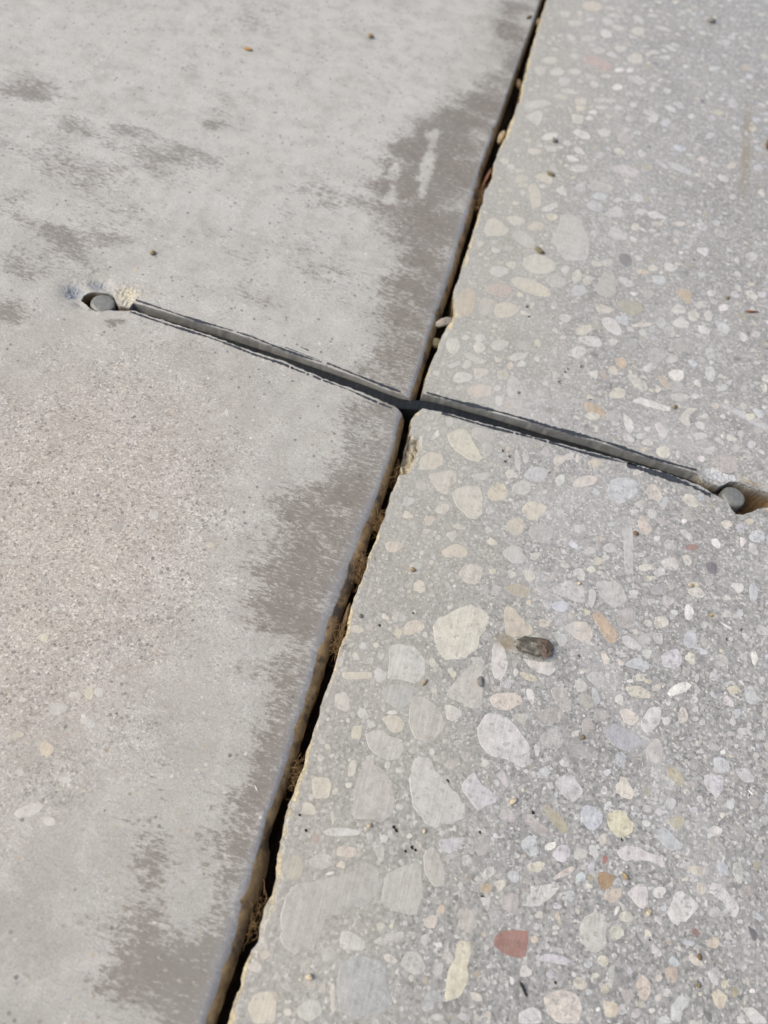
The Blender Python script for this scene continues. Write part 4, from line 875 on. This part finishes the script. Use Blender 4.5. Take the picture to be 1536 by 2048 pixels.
# ------------------------------------------------------------------ stones cut open by the grinding
TINT = {'W': (0.53, 0.52, 0.495), 'w': (0.43, 0.422, 0.40), 'g': (0.362, 0.355, 0.335), 'G': (0.298, 0.292, 0.278), 'B': (0.288, 0.294, 0.294), 'b': (0.362, 0.375, 0.385),
        'v': (0.398, 0.395, 0.398), 'p': (0.312, 0.298, 0.278), 'c': (0.435, 0.412, 0.36), 'y': (0.425, 0.395, 0.31), 't': (0.405, 0.355, 0.29), 'o': (0.36, 0.285, 0.205),
        'd': (0.26, 0.185, 0.115), 'n': (0.285, 0.265, 0.20), 'r': (0.215, 0.118, 0.10), 'q': (0.33, 0.235, 0.22), 'k': (0.13, 0.128, 0.13), 'K': (0.105, 0.10, 0.108), 'F': (0.268, 0.262, 0.248)}

def stone_outline(rec):
    v = rec[1:]
    if len(v) == 5:
        x, y, a, b, g = v
        g = math.radians(g)
        n = 15
        ph = random.uniform(0, 6.28)
        k2, k3 = random.uniform(0.04, 0.13), random.uniform(0.03, 0.10)
        p2, p3 = random.uniform(0, 6.28), random.uniform(0, 6.28)
        P = []
        for i in range(n):
            t = ph + 2 * math.pi * i / n
            r = 1 + k2 * math.cos(2 * t + p2) + k3 * math.cos(3 * t + p3) + random.uniform(-0.05, 0.05)
            ex, ey = a * r * math.cos(t), b * r * math.sin(t)
            P.append((x + ex * math.cos(g) - ey * math.sin(g), y + ex * math.sin(g) + ey * math.cos(g)))
        P = np.array(P)
    else:
        Q = np.array(v, float).reshape(-1, 2)
        R_ = []
        for a, b in zip(Q, np.roll(Q, -1, 0)):        # cut the corners once
            R_ += [a * 0.85 + b * 0.15, a * 0.15 + b * 0.85]
        P = np.array(R_)
        P = P + rng.normal(0, 0.014 * np.sqrt(np.ptp(P[:, 0]) * np.ptp(P[:, 1])), P.shape)
    x, y = P.T
    if np.dot(x, np.roll(y, -1)) - np.dot(y, np.roll(x, -1)) < 0:
        P = P[::-1]
    return P

PASTE = np.array((0.22, 0.218, 0.21))
def stone_geometry(P, z, col):
    """a low cap a few hundredths of a millimetre proud of the paste, its worn rim sloping into it"""
    n = len(P)
    c = P.mean(0)
    V = [(c[0], c[1], z + 0.015)] + [(a, b, z) for a, b in c + (P - c) * 0.955] + [(a, b, -0.05) for a, b in c + (P - c) * 1.01]
    F = []
    for i in range(n):
        j = (i + 1) % n
        F.append((0, 1 + i, 1 + j))
        F.append((1 + i, 1 + n + i, 1 + n + j, 1 + j))
    col = np.array(col)
    worn = tuple(col * 0.6 + PASTE * 0.4)
    C = [(*col, 1)] * (n + 1) + [(*worn, 1)] * n
    return V, F, C

def vary(c, s=0.07):
    k = random.uniform(1 - s, 1 + s)
    return tuple(max(0.02, q * k * random.uniform(0.975, 1.025)) for q in c)

BX0, BY0, CELL = 0.0, -270.0, 0.4
occ = np.zeros((int(330 / CELL), int(760 / CELL)), bool)
def occ_slice(P, pad):
    i0, j0 = ((P.min(0) - pad - (BX0, BY0)) / CELL).astype(int)
    i1, j1 = ((P.max(0) + pad - (BX0, BY0)) / CELL).astype(int) + 1
    return slice(max(i0, 0), max(min(i1, occ.shape[0]), 0)), slice(max(j0, 0), max(min(j1, occ.shape[1]), 0))
def fill_poly(P, grow_=0.0):
    si, sj = occ_slice(P, grow_)
    if si.start >= si.stop or sj.start >= sj.stop:
        return
    I, J = np.meshgrid(np.arange(si.start, si.stop), np.arange(sj.start, sj.stop), indexing='ij')
    Q = np.stack([BX0 + (I.ravel() + .5) * CELL, BY0 + (J.ravel() + .5) * CELL], -1)
    occ[si, sj] |= (poly_sd(Q, P) > -grow_).reshape(I.shape)

rest = []                                             # stones too small to pick apart: (outline, colour)
def place_stones(table, slab, limit, proud):
    for k, rec in enumerate(table):
        P = stone_outline(rec)
        col = vary(TINT[rec[0]])
        z = proud * random.uniform(0.5, 1.5)
        if slab is slab_r:
            fill_poly(P, 0.25)
        if k >= limit:
            rest.append((P, col))
            continue
        c = P.mean(0)
        V, F, C = stone_geometry(P - c, z, col)
        me = mesh_of('stone', V, F, M_STONE, dict(vary=[random.random() ** 2] * len(V)), dict(tint=C))
        o = link('stone', me, slab)
        o.location = (c[0] * MM, c[1] * MM, 0)

place_stones(STONES_RIGHT, slab_r, 299, 0.05)

# keep the gap, the slot and the hole free of small stones
Yg = BY0 + (np.arange(occ.shape[1]) + .5) * CELL
Xg = BX0 + (np.arange(occ.shape[0]) + .5) * CELL
occ |= Xg[:, None] < (right_edge(Yg) + rim_width(Yg) + 0.5)[None, :]
fill_poly(np.array(CHIP), 0.6)
fill_poly(np.array(SLOT_UP_R + SLOT_LOW_R[::-1]), 2.2)
fill_poly(np.array(HOLE_R), 3.0)
fill_poly(np.array([(110, 4), (146, 4), (146, 14), (110, 14)]), 0)

radii = np.sort(np.concatenate([np.clip(0.36 * rng.uniform(0.010, 1, 30000) ** -0.55, 0.36, 3.2), rng.uniform(0.9, 2.5, 4000)]))[::-1]
radii = np.concatenate([np.sort(rng.uniform(2.6, 8.5, 420) ** 1.0)[::-1], radii])      # beyond the traced part the larger stones go on
cand = np.stack([rng.uniform(2, 325, 34000), rng.uniform(-265, 485, 34000)], -1)
cand = np.concatenate([np.stack([rng.uniform(156, 322, 420), rng.uniform(-262, 482, 420)], -1), cand])
codes = 'gggggggGGGwwwvvvbbcccccppppptynnk'
for (px, py), r in zip(cand, radii):
    i, j = int((px - BX0) / CELL), int((py - BY0) / CELL)
    k = max(1, int(r / CELL))
    blk = occ[max(i - k, 0):i + k + 1, max(j - k, 0):j + k + 1]
    if blk.size == 0 or blk.mean() > 0.04:
        continue
    n = 6 if r < 0.7 else 8 if r < 1.4 else 11
    g, el = random.uniform(0, 3.14), random.uniform(0.5, 1.0)
    t = np.arange(n) / n * 2 * math.pi + random.uniform(0, 1)
    rr = r * (1 + rng.uniform(-0.2, 0.2, n)) * (0.95 + 0.12 * np.cos(3 * t + g))
    ex, ey = rr * np.cos(t), rr * el * np.sin(t)
    P = np.stack([px + ex * math.cos(g) - ey * math.sin(g), py + ex * math.sin(g) + ey * math.cos(g)], -1)
    code = random.choice(codes)
    if px < 45 and random.random() < 0.4:
        code = random.choice('ccgy')
    if px > 75 and random.random() < 0.3:
        code = random.choice('vvbw')
    rest.append((P, vary(TINT[code], 0.13)))
    occ[max(i - k, 0):i + k + 1, max(j - k, 0):j + k + 1] = True
V, F, C, A = [], [], [], []
for P, col in rest:
    v, f, cc = stone_geometry(P, 0.03 * random.uniform(0.5, 1.5), col)
    b = len(V)
    V += v
    F += [tuple(q + b for q in t) for t in f]
    C += cc
    A += [random.random() ** 2] * len(v)
tag(link('small_stones', mesh_of('small_stones', V, F, M_STONE, dict(vary=A), dict(tint=C)), slab_r), kind='stuff')

rest = []
TINT.update({'g': (0.36, 0.35, 0.335), 'w': (0.42, 0.41, 0.395), 'k': (0.15, 0.145, 0.14), 'o': (0.40, 0.31, 0.20), 'B': (0.23, 0.225, 0.22), 'y': (0.43, 0.39, 0.28)})
place_stones(STONES_LEFT, slab_l, 300, 0.04)

# ------------------------------------------------------------------ marker lines along the cut
def ink_line(slab, pts, width, seed, gaps=()):
    g = random.Random(seed)
    width *= 1.4
    Q = densify(pts, 0.8, 0.0)
    V, F = [], []
    ph = g.uniform(0, 9)
    for i, (x, y) in enumerate(Q):
        w = width * (0.75 + 0.35 * math.sin(i * 0.21 + ph) * math.sin(i * 0.057) + g.uniform(-0.28, 0.28))
        s = 0.22 * math.sin(i * 0.13 + ph) + g.uniform(-0.08, 0.08)
        V += [(x, y + s - w / 2, 0.10), (x, y + s + w / 2, 0.10)]
        if i and not any(a < x < b for a, b in gaps) and g.random() > 0.008:
            q = 2 * i
            F.append((q - 2, q, q + 1, q - 1))
    return link('marker_line', mesh_of('marker_line', V, F, M_INK), slab)
ink_line(slab_l, [(-111.5, 7.3), (-84.9, 6.9), (-65.5, 6.8), (-52, 5.7), (-40.3, 5.1), (-37, 4.9)], 0.75, 1, ((-72, -70.5),))
ink_line(slab_l, [(-52, 6.6), (-45, 6.3), (-38, 5.7)], 0.35, 2)
ink_line(slab_l, [(-35, 5.2), (-20, 4.0), (-5.2, 2.4)], 0.8, 3)
ink_line(slab_l, [(-111, 1.2), (-82.7, 0.7), (-63, -0.7), (-50.8, -0.9), (-46, -1.7)], 0.8, 4)
ink_line(slab_l, [(-47, -1.6), (-34, -3.2), (-22, -3.9), (-6.5, -6.0)], 0.65, 5, ((-39, -38), (-12, -11)))
ink_line(slab_l, [(-46.5, 8.9), (-43.2, 8.4)], 0.4, 6)
ink_line(slab_r, [(4.2, 5.8), (13.5, 6.2), (46, 7.5), (70.6, 8.1), (95, 7.7), (111, 7.9)], 1.15, 7)
ink_line(slab_r, [(12, -1.6), (47, -0.2), (71.4, 0.8), (88, 1.7)], 0.9, 8, ((47, 48),))
ink_line(slab_r, [(84, 1.2), (96, 1.1), (108, 0.2), (117.0, -1.5)], 1.9, 9)

# ------------------------------------------------------------------ the crack stitch: black strap on edge with a steel pin at each end
stitch = tag(link('crack_stitch', None), 'black strap with a round grey pin at each end, in a saw cut across joint', 'crack stitch')
stitch.location = (0, 0, -0.022)
def strap_mesh():
    V, F = [], []
    def tube(path):
        base = len(V)
        for x, y, hw, zt in path:
            V.extend([(x, y - hw, -21.5), (x, y - hw, zt - 0.5), (x, y - hw + 0.5, zt), (x, y + hw - 0.5, zt), (x, y + hw, zt - 0.5), (x, y + hw, -21.5)])
        n = len(path)
        for i in range(n - 1):
            for k in range(6):
                a, b = base + i * 6 + k, base + i * 6 + (k + 1) % 6
                F.append((a, b, b + 6, a + 6))
        F.append(tuple(base + k for k in range(5, -1, -1)))
        F.append(tuple(base + (n - 1) * 6 + k for k in range(6)))
    path = []
    for x in np.linspace(-117.5, 121.8, 120):
        y = float(np.interp(x, [-122, -108, -83, -60, -30, -4, 6, 30, 70, 96, 112, 124], [2.5, 4.4, 4.2, 3.4, 1.3, -1.3, 1.7, 3.5, 4.9, 4.8, 4.2, 2.8]))
        hw = float(np.interp(x, [-122, -108, -83, -60, -30, -4, 6, 30, 70, 96, 112, 124], [0.9, 1.7, 1.8, 2.0, 2.0, 2.3, 2.3, 2.2, 2.2, 1.8, 1.6, 0.9]))
        zt = float(np.interp(x, [-120, -108, -86, -62, -42, -20, 0, 14, 32, 52, 75, 110, 122], [-5, -3.8, -3.8, -3.3, -2.5, -1.9, -1.6, -1.9, -2.8, -3.7, -3.9, -3.4, -4.5]))
        path.append((float(x), y, hw, zt))
    tube(path)
    for (px, py) in (PIN_L, PIN_R):                    # the loop round each pin
        base, n = len(V), 24
        for i in range(n):
            a = 2 * math.pi * i / n
            for r, z in ((4.8, -17.0), (5.4, -17.0), (5.4, -6.0), (4.8, -6.0)):
                V.append((px + r * math.cos(a), py + r * math.sin(a), z))
        for i in range(n):
            j = (i + 1) % n
            for k in range(4):
                F.append((base + i * 4 + k, base + i * 4 + (k + 1) % 4, base + j * 4 + (k + 1) % 4, base + j * 4 + k))
    return mesh_of('strap', [(a, b, c + 22) for a, b, c in V], F, M_STRAP)
link('strap', strap_mesh(), stitch)

def pin(px, py, top, tilt, r=4.6):
    V, F, n = [], [], 32
    rings = [(r, -17.0), (r, top - 1.3), (r - 0.15, top - 0.8), (r - 0.5, top - 0.35), (r - 1.3, top - 0.1), (r - 2.8, top)]
    for rr, z in rings:
        for i in range(n):
            a = 2 * math.pi * i / n
            V.append((rr * math.cos(a), rr * math.sin(a), z))
    for k in range(len(rings) - 1):
        for i in range(n):
            j = (i + 1) % n
            F.append((k * n + i, k * n + j, (k + 1) * n + j, (k + 1) * n + i))
    F.append(tuple((len(rings) - 1) * n + i for i in range(n)))
    F.append(tuple(range(n - 1, -1, -1)))
    o = link('pin', mesh_of('pin', V, F, M_PIN), stitch)
    o.location = (px * MM, py * MM, 0.022)
    o.rotation_euler = tilt
    return o
pin(PIN_L[0] + 0.1, PIN_L[1] + 0.1, -0.7, (0.05, 0.02, 0.2))
pin(PIN_R[0] - 0.3, PIN_R[1] - 0.5, -0.5, (-0.06, 0.07, 0.9))

# ------------------------------------------------------------------ loose bits
def crumb_mesh(name, size, mat, rough, seed, sub=2, facet=False):
    """an irregular lump: size = half extents (mm)"""
    import bmesh
    bm = bmesh.new()
    bmesh.ops.create_icosphere(bm, subdivisions=sub, radius=1)
    g = np.random.default_rng(seed)
    dirs = g.normal(size=(9, 3))
    dirs /= np.linalg.norm(dirs, axis=1)[:, None]
    amp = g.uniform(-1, 1, 9)
    for v in bm.verts:
        p = np.array(v.co)
        d = 1 + rough * float(np.sum(amp * np.maximum(0, dirs @ p) ** 3)) * 0.55 + rough * 0.22 * g.uniform(-1, 1)
        if facet:
            for k in range(8):
                d = min(d, (0.60 + 0.05 * k) / max(0.25, float(dirs[k] @ p)) if dirs[k] @ p > 0.25 else d)
        v.co = Vector(p * d * np.array(size) * MM)
    me = bpy.data.meshes.new(name)
    bm.to_mesh(me)
    bm.free()
    me.materials.append(mat)
    if not facet:
        me.polygons.foreach_set('use_smooth', [True] * len(me.polygons))
    return me

def rest_on(o, x, y, z=0.0, rot=(0, 0, 0)):
    o.rotation_euler = rot
    R3 = o.rotation_euler.to_matrix()
    low = min((R3 @ v.co).z for v in o.data.vertices)
    o.location = (x * MM, y * MM, z * MM - low - 0.00004)

CRUMB_COLS = {'tan': ((0.17, 0.125, 0.07), (0.36, 0.28, 0.17)), 'cream': ((0.30, 0.24, 0.15), (0.55, 0.49, 0.37)), 'brown': ((0.085, 0.055, 0.028), (0.20, 0.135, 0.07)),
              'grey': ((0.10, 0.10, 0.095), (0.24, 0.23, 0.21)), 'black': ((0.01, 0.01, 0.011), (0.03, 0.03, 0.032)), 'olive': ((0.10, 0.085, 0.045), (0.19, 0.165, 0.10)),
              'red': ((0.10, 0.04, 0.022), (0.20, 0.09, 0.05)), 'orange': ((0.24, 0.13, 0.04), (0.40, 0.24, 0.09)), 'white': ((0.55, 0.54, 0.52), (0.72, 0.71, 0.68))}
CRUMB_MAT = {k: simple('crumb_' + k, a, b, 900, 0.85, 0.0003) for k, (a, b) in CRUMB_COLS.items()}

def mix_pebble():
    m = Mat('mottled_pebble')
    p = m.pos()
    n = m.noise(p, 420, 6, 0.7)
    k = m.noise(p, 160, 3, 0.5)
    c = m.ramp(n, [(0.32, (0.045, 0.044, 0.038)), (0.5, (0.12, 0.112, 0.092)), (0.68, (0.27, 0.25, 0.21))])
    sep = m.node('ShaderNodeSeparateXYZ')
    m.set(sep.inputs[0], p)
    warm = m.smooth(m.math('ADD', sep.outputs[0], m.math('MULTIPLY', m.math('SUBTRACT', k, 0.5), 0.01)), 0.0595, 0.0640)
    c = m.mix(m.math('MULTIPLY', warm, 0.75), c, m.ramp(n, [(0.3, (0.07, 0.042, 0.028)), (0.7, (0.24, 0.165, 0.115))]))
    return m.done(c, 0.85, m.bump(n, 0.0012), 0.25)

peb = link('pebble', crumb_mesh('pebble', (6.6, 4.0, 2.3), mix_pebble(), 0.75, 12, 3, True))
tag(peb, 'largest loose pebble, dark grey and rust, lying on the ground slab beside a tan stain', 'pebble')
rest_on(peb, 60.6, -81.8, 0.05, (0, 0, 0.28))

CRUMBS = [  # x, y, half sizes, colour, heading, label
    (-76.5, 218.9, (2.6, 1.9, 1.5), 'tan', 0.3, 'brown grit lump alone on the upper part of the smooth slab'),
    (-115.3, 32.3, (1.5, 1.1, 0.9), 'tan', 0.8, 'tan crumb on the smooth slab beyond the pin with the blue chipped hole'),
    (16.7, -67.4, (1.15, 1.1, 1.0), 'tan', 0.0, 'round yellow-brown grain on the cream-stained stone edge of the ground slab'),
    (100.6, 35.5, (1.5, 1.2, 0.8), 'brown', 0.4, 'dark brown crumb touching the end of the long white stone'),
    (90.0, -27.9, (1.2, 1.0, 0.8), 'brown', 0.2, 'brown crumb at the tip of a tan stone below the strap'),
    (72.4, -54.1, (0.9, 0.8, 0.7), 'cream', 0.6, 'cream and brown crumb on a pale stone beside the orange oval stone'),
    (62.4, -129.6, (1.3, 1.0, 0.8), 'cream', 1.1, 'cream crumb with a rusty core at the corner of a lilac stone'),
    (39.1, -144.6, (0.9, 1.2, 0.8), 'cream', 0.2, 'cream crumb at the lower tip of the big pale blue-grey stone'),
    (23.7, -147.5, (1.0, 0.9, 0.8), 'cream', 0.0, 'cream crumb at the end of a white sliver stone near the joint'),
    (104.9, -147.8, (1.3, 1.1, 1.0), 'cream', 0.5, 'yellow crumb under the tip of a pale rounded stone'),
    (97.3, -140.3, (1.6, 1.0, 0.8), 'tan', -0.5, 'tan crumb beside the rusty brown stone'),
    (18.3, -186.2, (1.6, 1.3, 1.1), 'cream', 0.3, 'cream crumb on the ground slab near its broken bottom edge'),
    (80.4, -105.2, (0.8, 0.9, 0.7), 'brown', 0.0, 'dark brown grain beside a tiny white stone'),
    (28.8, 179.8, (1.8, 1.3, 1.2), 'grey', 0.3, 'dark grey grain on a white stone in the far ground slab'),
    (120.2, 107.0, (1.0, 1.4, 0.9), 'olive', 0.2, 'olive brown grain among tiny stones far from the joint'),
    (138.5, 229.5, (4.0, 5.0, 2.6), 'brown', 0.1, 'blocky brown lump beside the brown drip stain'),
    (120.1, -155.0, (0.7, 0.9, 0.6), 'brown', 0.0, 'tiny rusty brown grain below the small red stone'),
    (120.2, -161.6, (0.8, 1.3, 0.7), 'olive', 0.35, 'dark olive grain on the smooth grey part of the ground slab'),
    (118.9, -51.1, (0.9, 0.8, 0.7), 'tan', 0.0, 'tan grain beside a small white stone near the thin white sliver'),
    (111.8, -41.8, (0.9, 0.7, 0.6), 'tan', 0.3, 'tan grain on the end of a cream stone under the red oval stone'),
    (68.6, -131.0, (0.8, 0.6, 0.5), 'black', -0.7, 'tiny black speck beside the olive sliver stone'),
    (4.6, -88.5, (1.0, 1.0, 0.8), 'grey', 0.2, 'grey crumb stuck on the ground slab close to the joint edge'),
    (29.2, -103.3, (0.6, 1.7, 0.6), 'tan', -0.5, 'thin tan splinter at the edge of a large greenish stone'),
    (46.0, -98.0, (1.2, 2.0, 0.6), 'grey', 0.2, 'grey flake on the tip of the grey triangular stone'),
    (34.3, 99.9, (2.9, 1.3, 0.8), 'olive', -0.4, 'olive sliver on the rim of a cream stone beside the biggest grey stone'),
    (-127.7, 178.3, (2.4, 0.9, 0.7), 'orange', 0.0, 'orange splinter lying on the smooth slab'),
    (131.9, 102.7, (3.6, 0.7, 0.6), 'red', 0.3, 'thin red-brown sliver far out on the ground slab'),
    (102.1, 337.7, (3.4, 2.6, 1.3), 'grey', 0.1, 'dark grit lump on the farthest part of the ground slab'),
    (73.1, -174.7, (2.1, 0.55, 0.5), 'black', -0.95, 'short black splinter lying below the dark red stone'),
    (30.5, 154.0, (2.6, 1.5, 1.0), 'olive', -0.1, 'dark olive sliver above a pale oval stone'),
    (-1.0, 282.0, (2.6, 1.0, 0.9), 'brown', 0.8, 'dark twig bit on the smooth slab rim at the far joint'),
    (134.1, -106.3, (1.2, 0.25, 0.25), 'white', -0.6, 'tiny white splinter on a pale blue stone'),
    (-9.5, -146.6, (1.3, 0.22, 0.22), 'white', -0.75, 'tiny white splinter on the dark rim of the smooth slab'),
]
for k, (x, y, size, colr, head, label) in enumerate(CRUMBS):
    nm = 'splinter' if max(size) > 2.2 * sorted(size)[1] else 'crumb'
    o = link(nm, crumb_mesh(nm, tuple(0.74 * q for q in size), CRUMB_MAT[colr], 0.8, 100 + k, 2))
    tag(o, label, 'splinter' if nm == 'splinter' else 'crumb', 'loose grit on the slabs')
    rest_on(o, x, y, 0.05, (0, 0, head))

# things wedged in the joint: x, y, z of their middle, half sizes, turn, colour
WEDGED = [
    ('stone_chip', 2.6, 44.0, -1.6, (4.4, 2.2, 1.2), (0.5, -0.25, 0.75), 'greyflake', 'flat grey-brown stone chip bridging the joint', 'stone chip', True),
    ('stone_chip', 2.2, 35.5, -5.0, (2.6, 2.6, 2.2), (0.2, 0.3, 0.2), 'olive', 'dark green-grey stone chip wedged below the flat chip in the joint', 'stone chip', True),
    ('pebble', 3.4, 176.0, -3.6, (1.7, 4.6, 2.0), (0.1, 0, -0.1), 'tan', 'long tan pebble wedged in the far joint', 'pebble', False),
    ('pebble', 3.9, 226.5, -5.0, (1.7, 3.6, 1.8), (0, 0.2, 0.2), 'brown', 'brown pebble wedged in the far joint beyond the tan one', 'pebble', False),
    ('pebble', 4.2, 289.0, -4.2, (1.3, 4.2, 1.8), (0, 0, -0.1), 'tan', 'pale brown pebble at the far end of the joint', 'pebble', False),
    ('dry_leaf', 2.0, 142.0, -4.5, (0.5, 8.0, 3.0), (0.2, 0.35, -0.06), 'red', 'curled red-brown leaf scrap standing in the joint', 'leaf scrap', False),
    ('bark_piece', 0.2, -89.0, -5.5, (1.0, 7.0, 2.2), (0.15, 0.2, 0.05), 'brown', 'strip of brown bark wedged in the joint under the fibre clump', 'bark piece', True),
    ('bark_piece', -0.6, -166.0, -6.0, (1.0, 8.0, 2.4), (0.1, -0.2, 0.08), 'brown', 'long brown bark strip wedged low in the near joint', 'bark piece', True),
]
for k, (nm, x, y, z, size, rot, colr, label, cat, facet) in enumerate(WEDGED):
    mat = simple('grey_flake', (0.15, 0.13, 0.11), (0.30, 0.265, 0.225), 500) if colr == 'greyflake' else CRUMB_MAT[colr]
    o = link(nm, crumb_mesh(nm, size, mat, 0.3, 300 + k, 2, facet))
    o.location = (x * MM, y * MM, z * MM)
    o.rotation_euler = rot
    tag(o, label, cat, 'debris caught in the joint')

# tangles of dry fibre in the joint
M_FIB = simple('dry_fibre', (0.085, 0.048, 0.020), (0.21, 0.135, 0.06), 500, 0.9)
def fibre_tangle(x, y, z, rx, ry, rz, n, seed, label):
    g = random.Random(seed)
    V, F = [], []
    def strand(p0, length, r):
        d = Vector((g.uniform(-1, 1), g.uniform(-1, 1), g.uniform(-0.6, 0.6))).normalized()
        p = Vector(p0)
        prev = None
        steps = 10
        for s in range(steps):
            rr = r * (1 - 0.6 * s / steps)
            a = d.orthogonal().normalized()
            b = d.cross(a)
            ring = []
            for q in range(4):
                t = q * math.pi / 2
                ring.append(len(V))
                V.append(tuple(p + a * math.cos(t) * rr + b * math.sin(t) * rr))
            if prev:
                for q in range(4):
                    F.append((prev[q], prev[(q + 1) % 4], ring[(q + 1) % 4], ring[q]))
            prev = ring
            d = (d + Vector((g.uniform(-1, 1), g.uniform(-1, 1), g.uniform(-1, 1))) * 0.55 - Vector((p.x / rx, p.y / ry, p.z / rz)) * 0.22).normalized()
            p = p + d * (length / steps)
    for i in range(n):
        strand((g.gauss(0, 0.4) * rx, g.gauss(0, 0.4) * ry, g.gauss(0, 0.35) * rz), g.uniform(4, 10), g.uniform(0.06, 0.17))
    o = link('fibre_tangle', mesh_of('fibre_tangle', V, F, M_FIB))
    o.location = (x * MM, y * MM, z * MM)
    tag(o, label, 'fibre tangle', 'debris caught in the joint')
    return o
fibre_tangle(0.6, -71.5, -3.2, 2.4, 5.4, 3.0, 150, 1, 'brown fibre clump filling the joint near the round yellow-brown grain')
fibre_tangle(1.7, -52.0, -3.6, 1.9, 3.6, 2.5, 90, 2, 'small brown fibre wisp in the joint nearest below the strap')
fibre_tangle(0.5, -97.5, -3.4, 2.0, 6.0, 3.0, 130, 3, 'reddish brown fibre clump in the joint beside the big cream stone')
fibre_tangle(0.2, -139.0, -4.2, 1.7, 6.5, 3.0, 90, 4, 'loose brown fibres in the near joint beside the scratched grey stone')
fibre_tangle(0.4, -176.0, -4.6, 1.8, 9.0, 3.0, 70, 5, 'brown fibres in the nearest stretch of the joint')
fibre_tangle(2.4, 128.0, -4.6, 1.9, 10.0, 3.0, 110, 6, 'brown fibres in the joint beyond the flat chip')
fibre_tangle(1.4, -30.0, -5.5, 1.6, 8.0, 3.0, 50, 7, 'thin brown fibres deep in the joint beside the chipped tan corner')
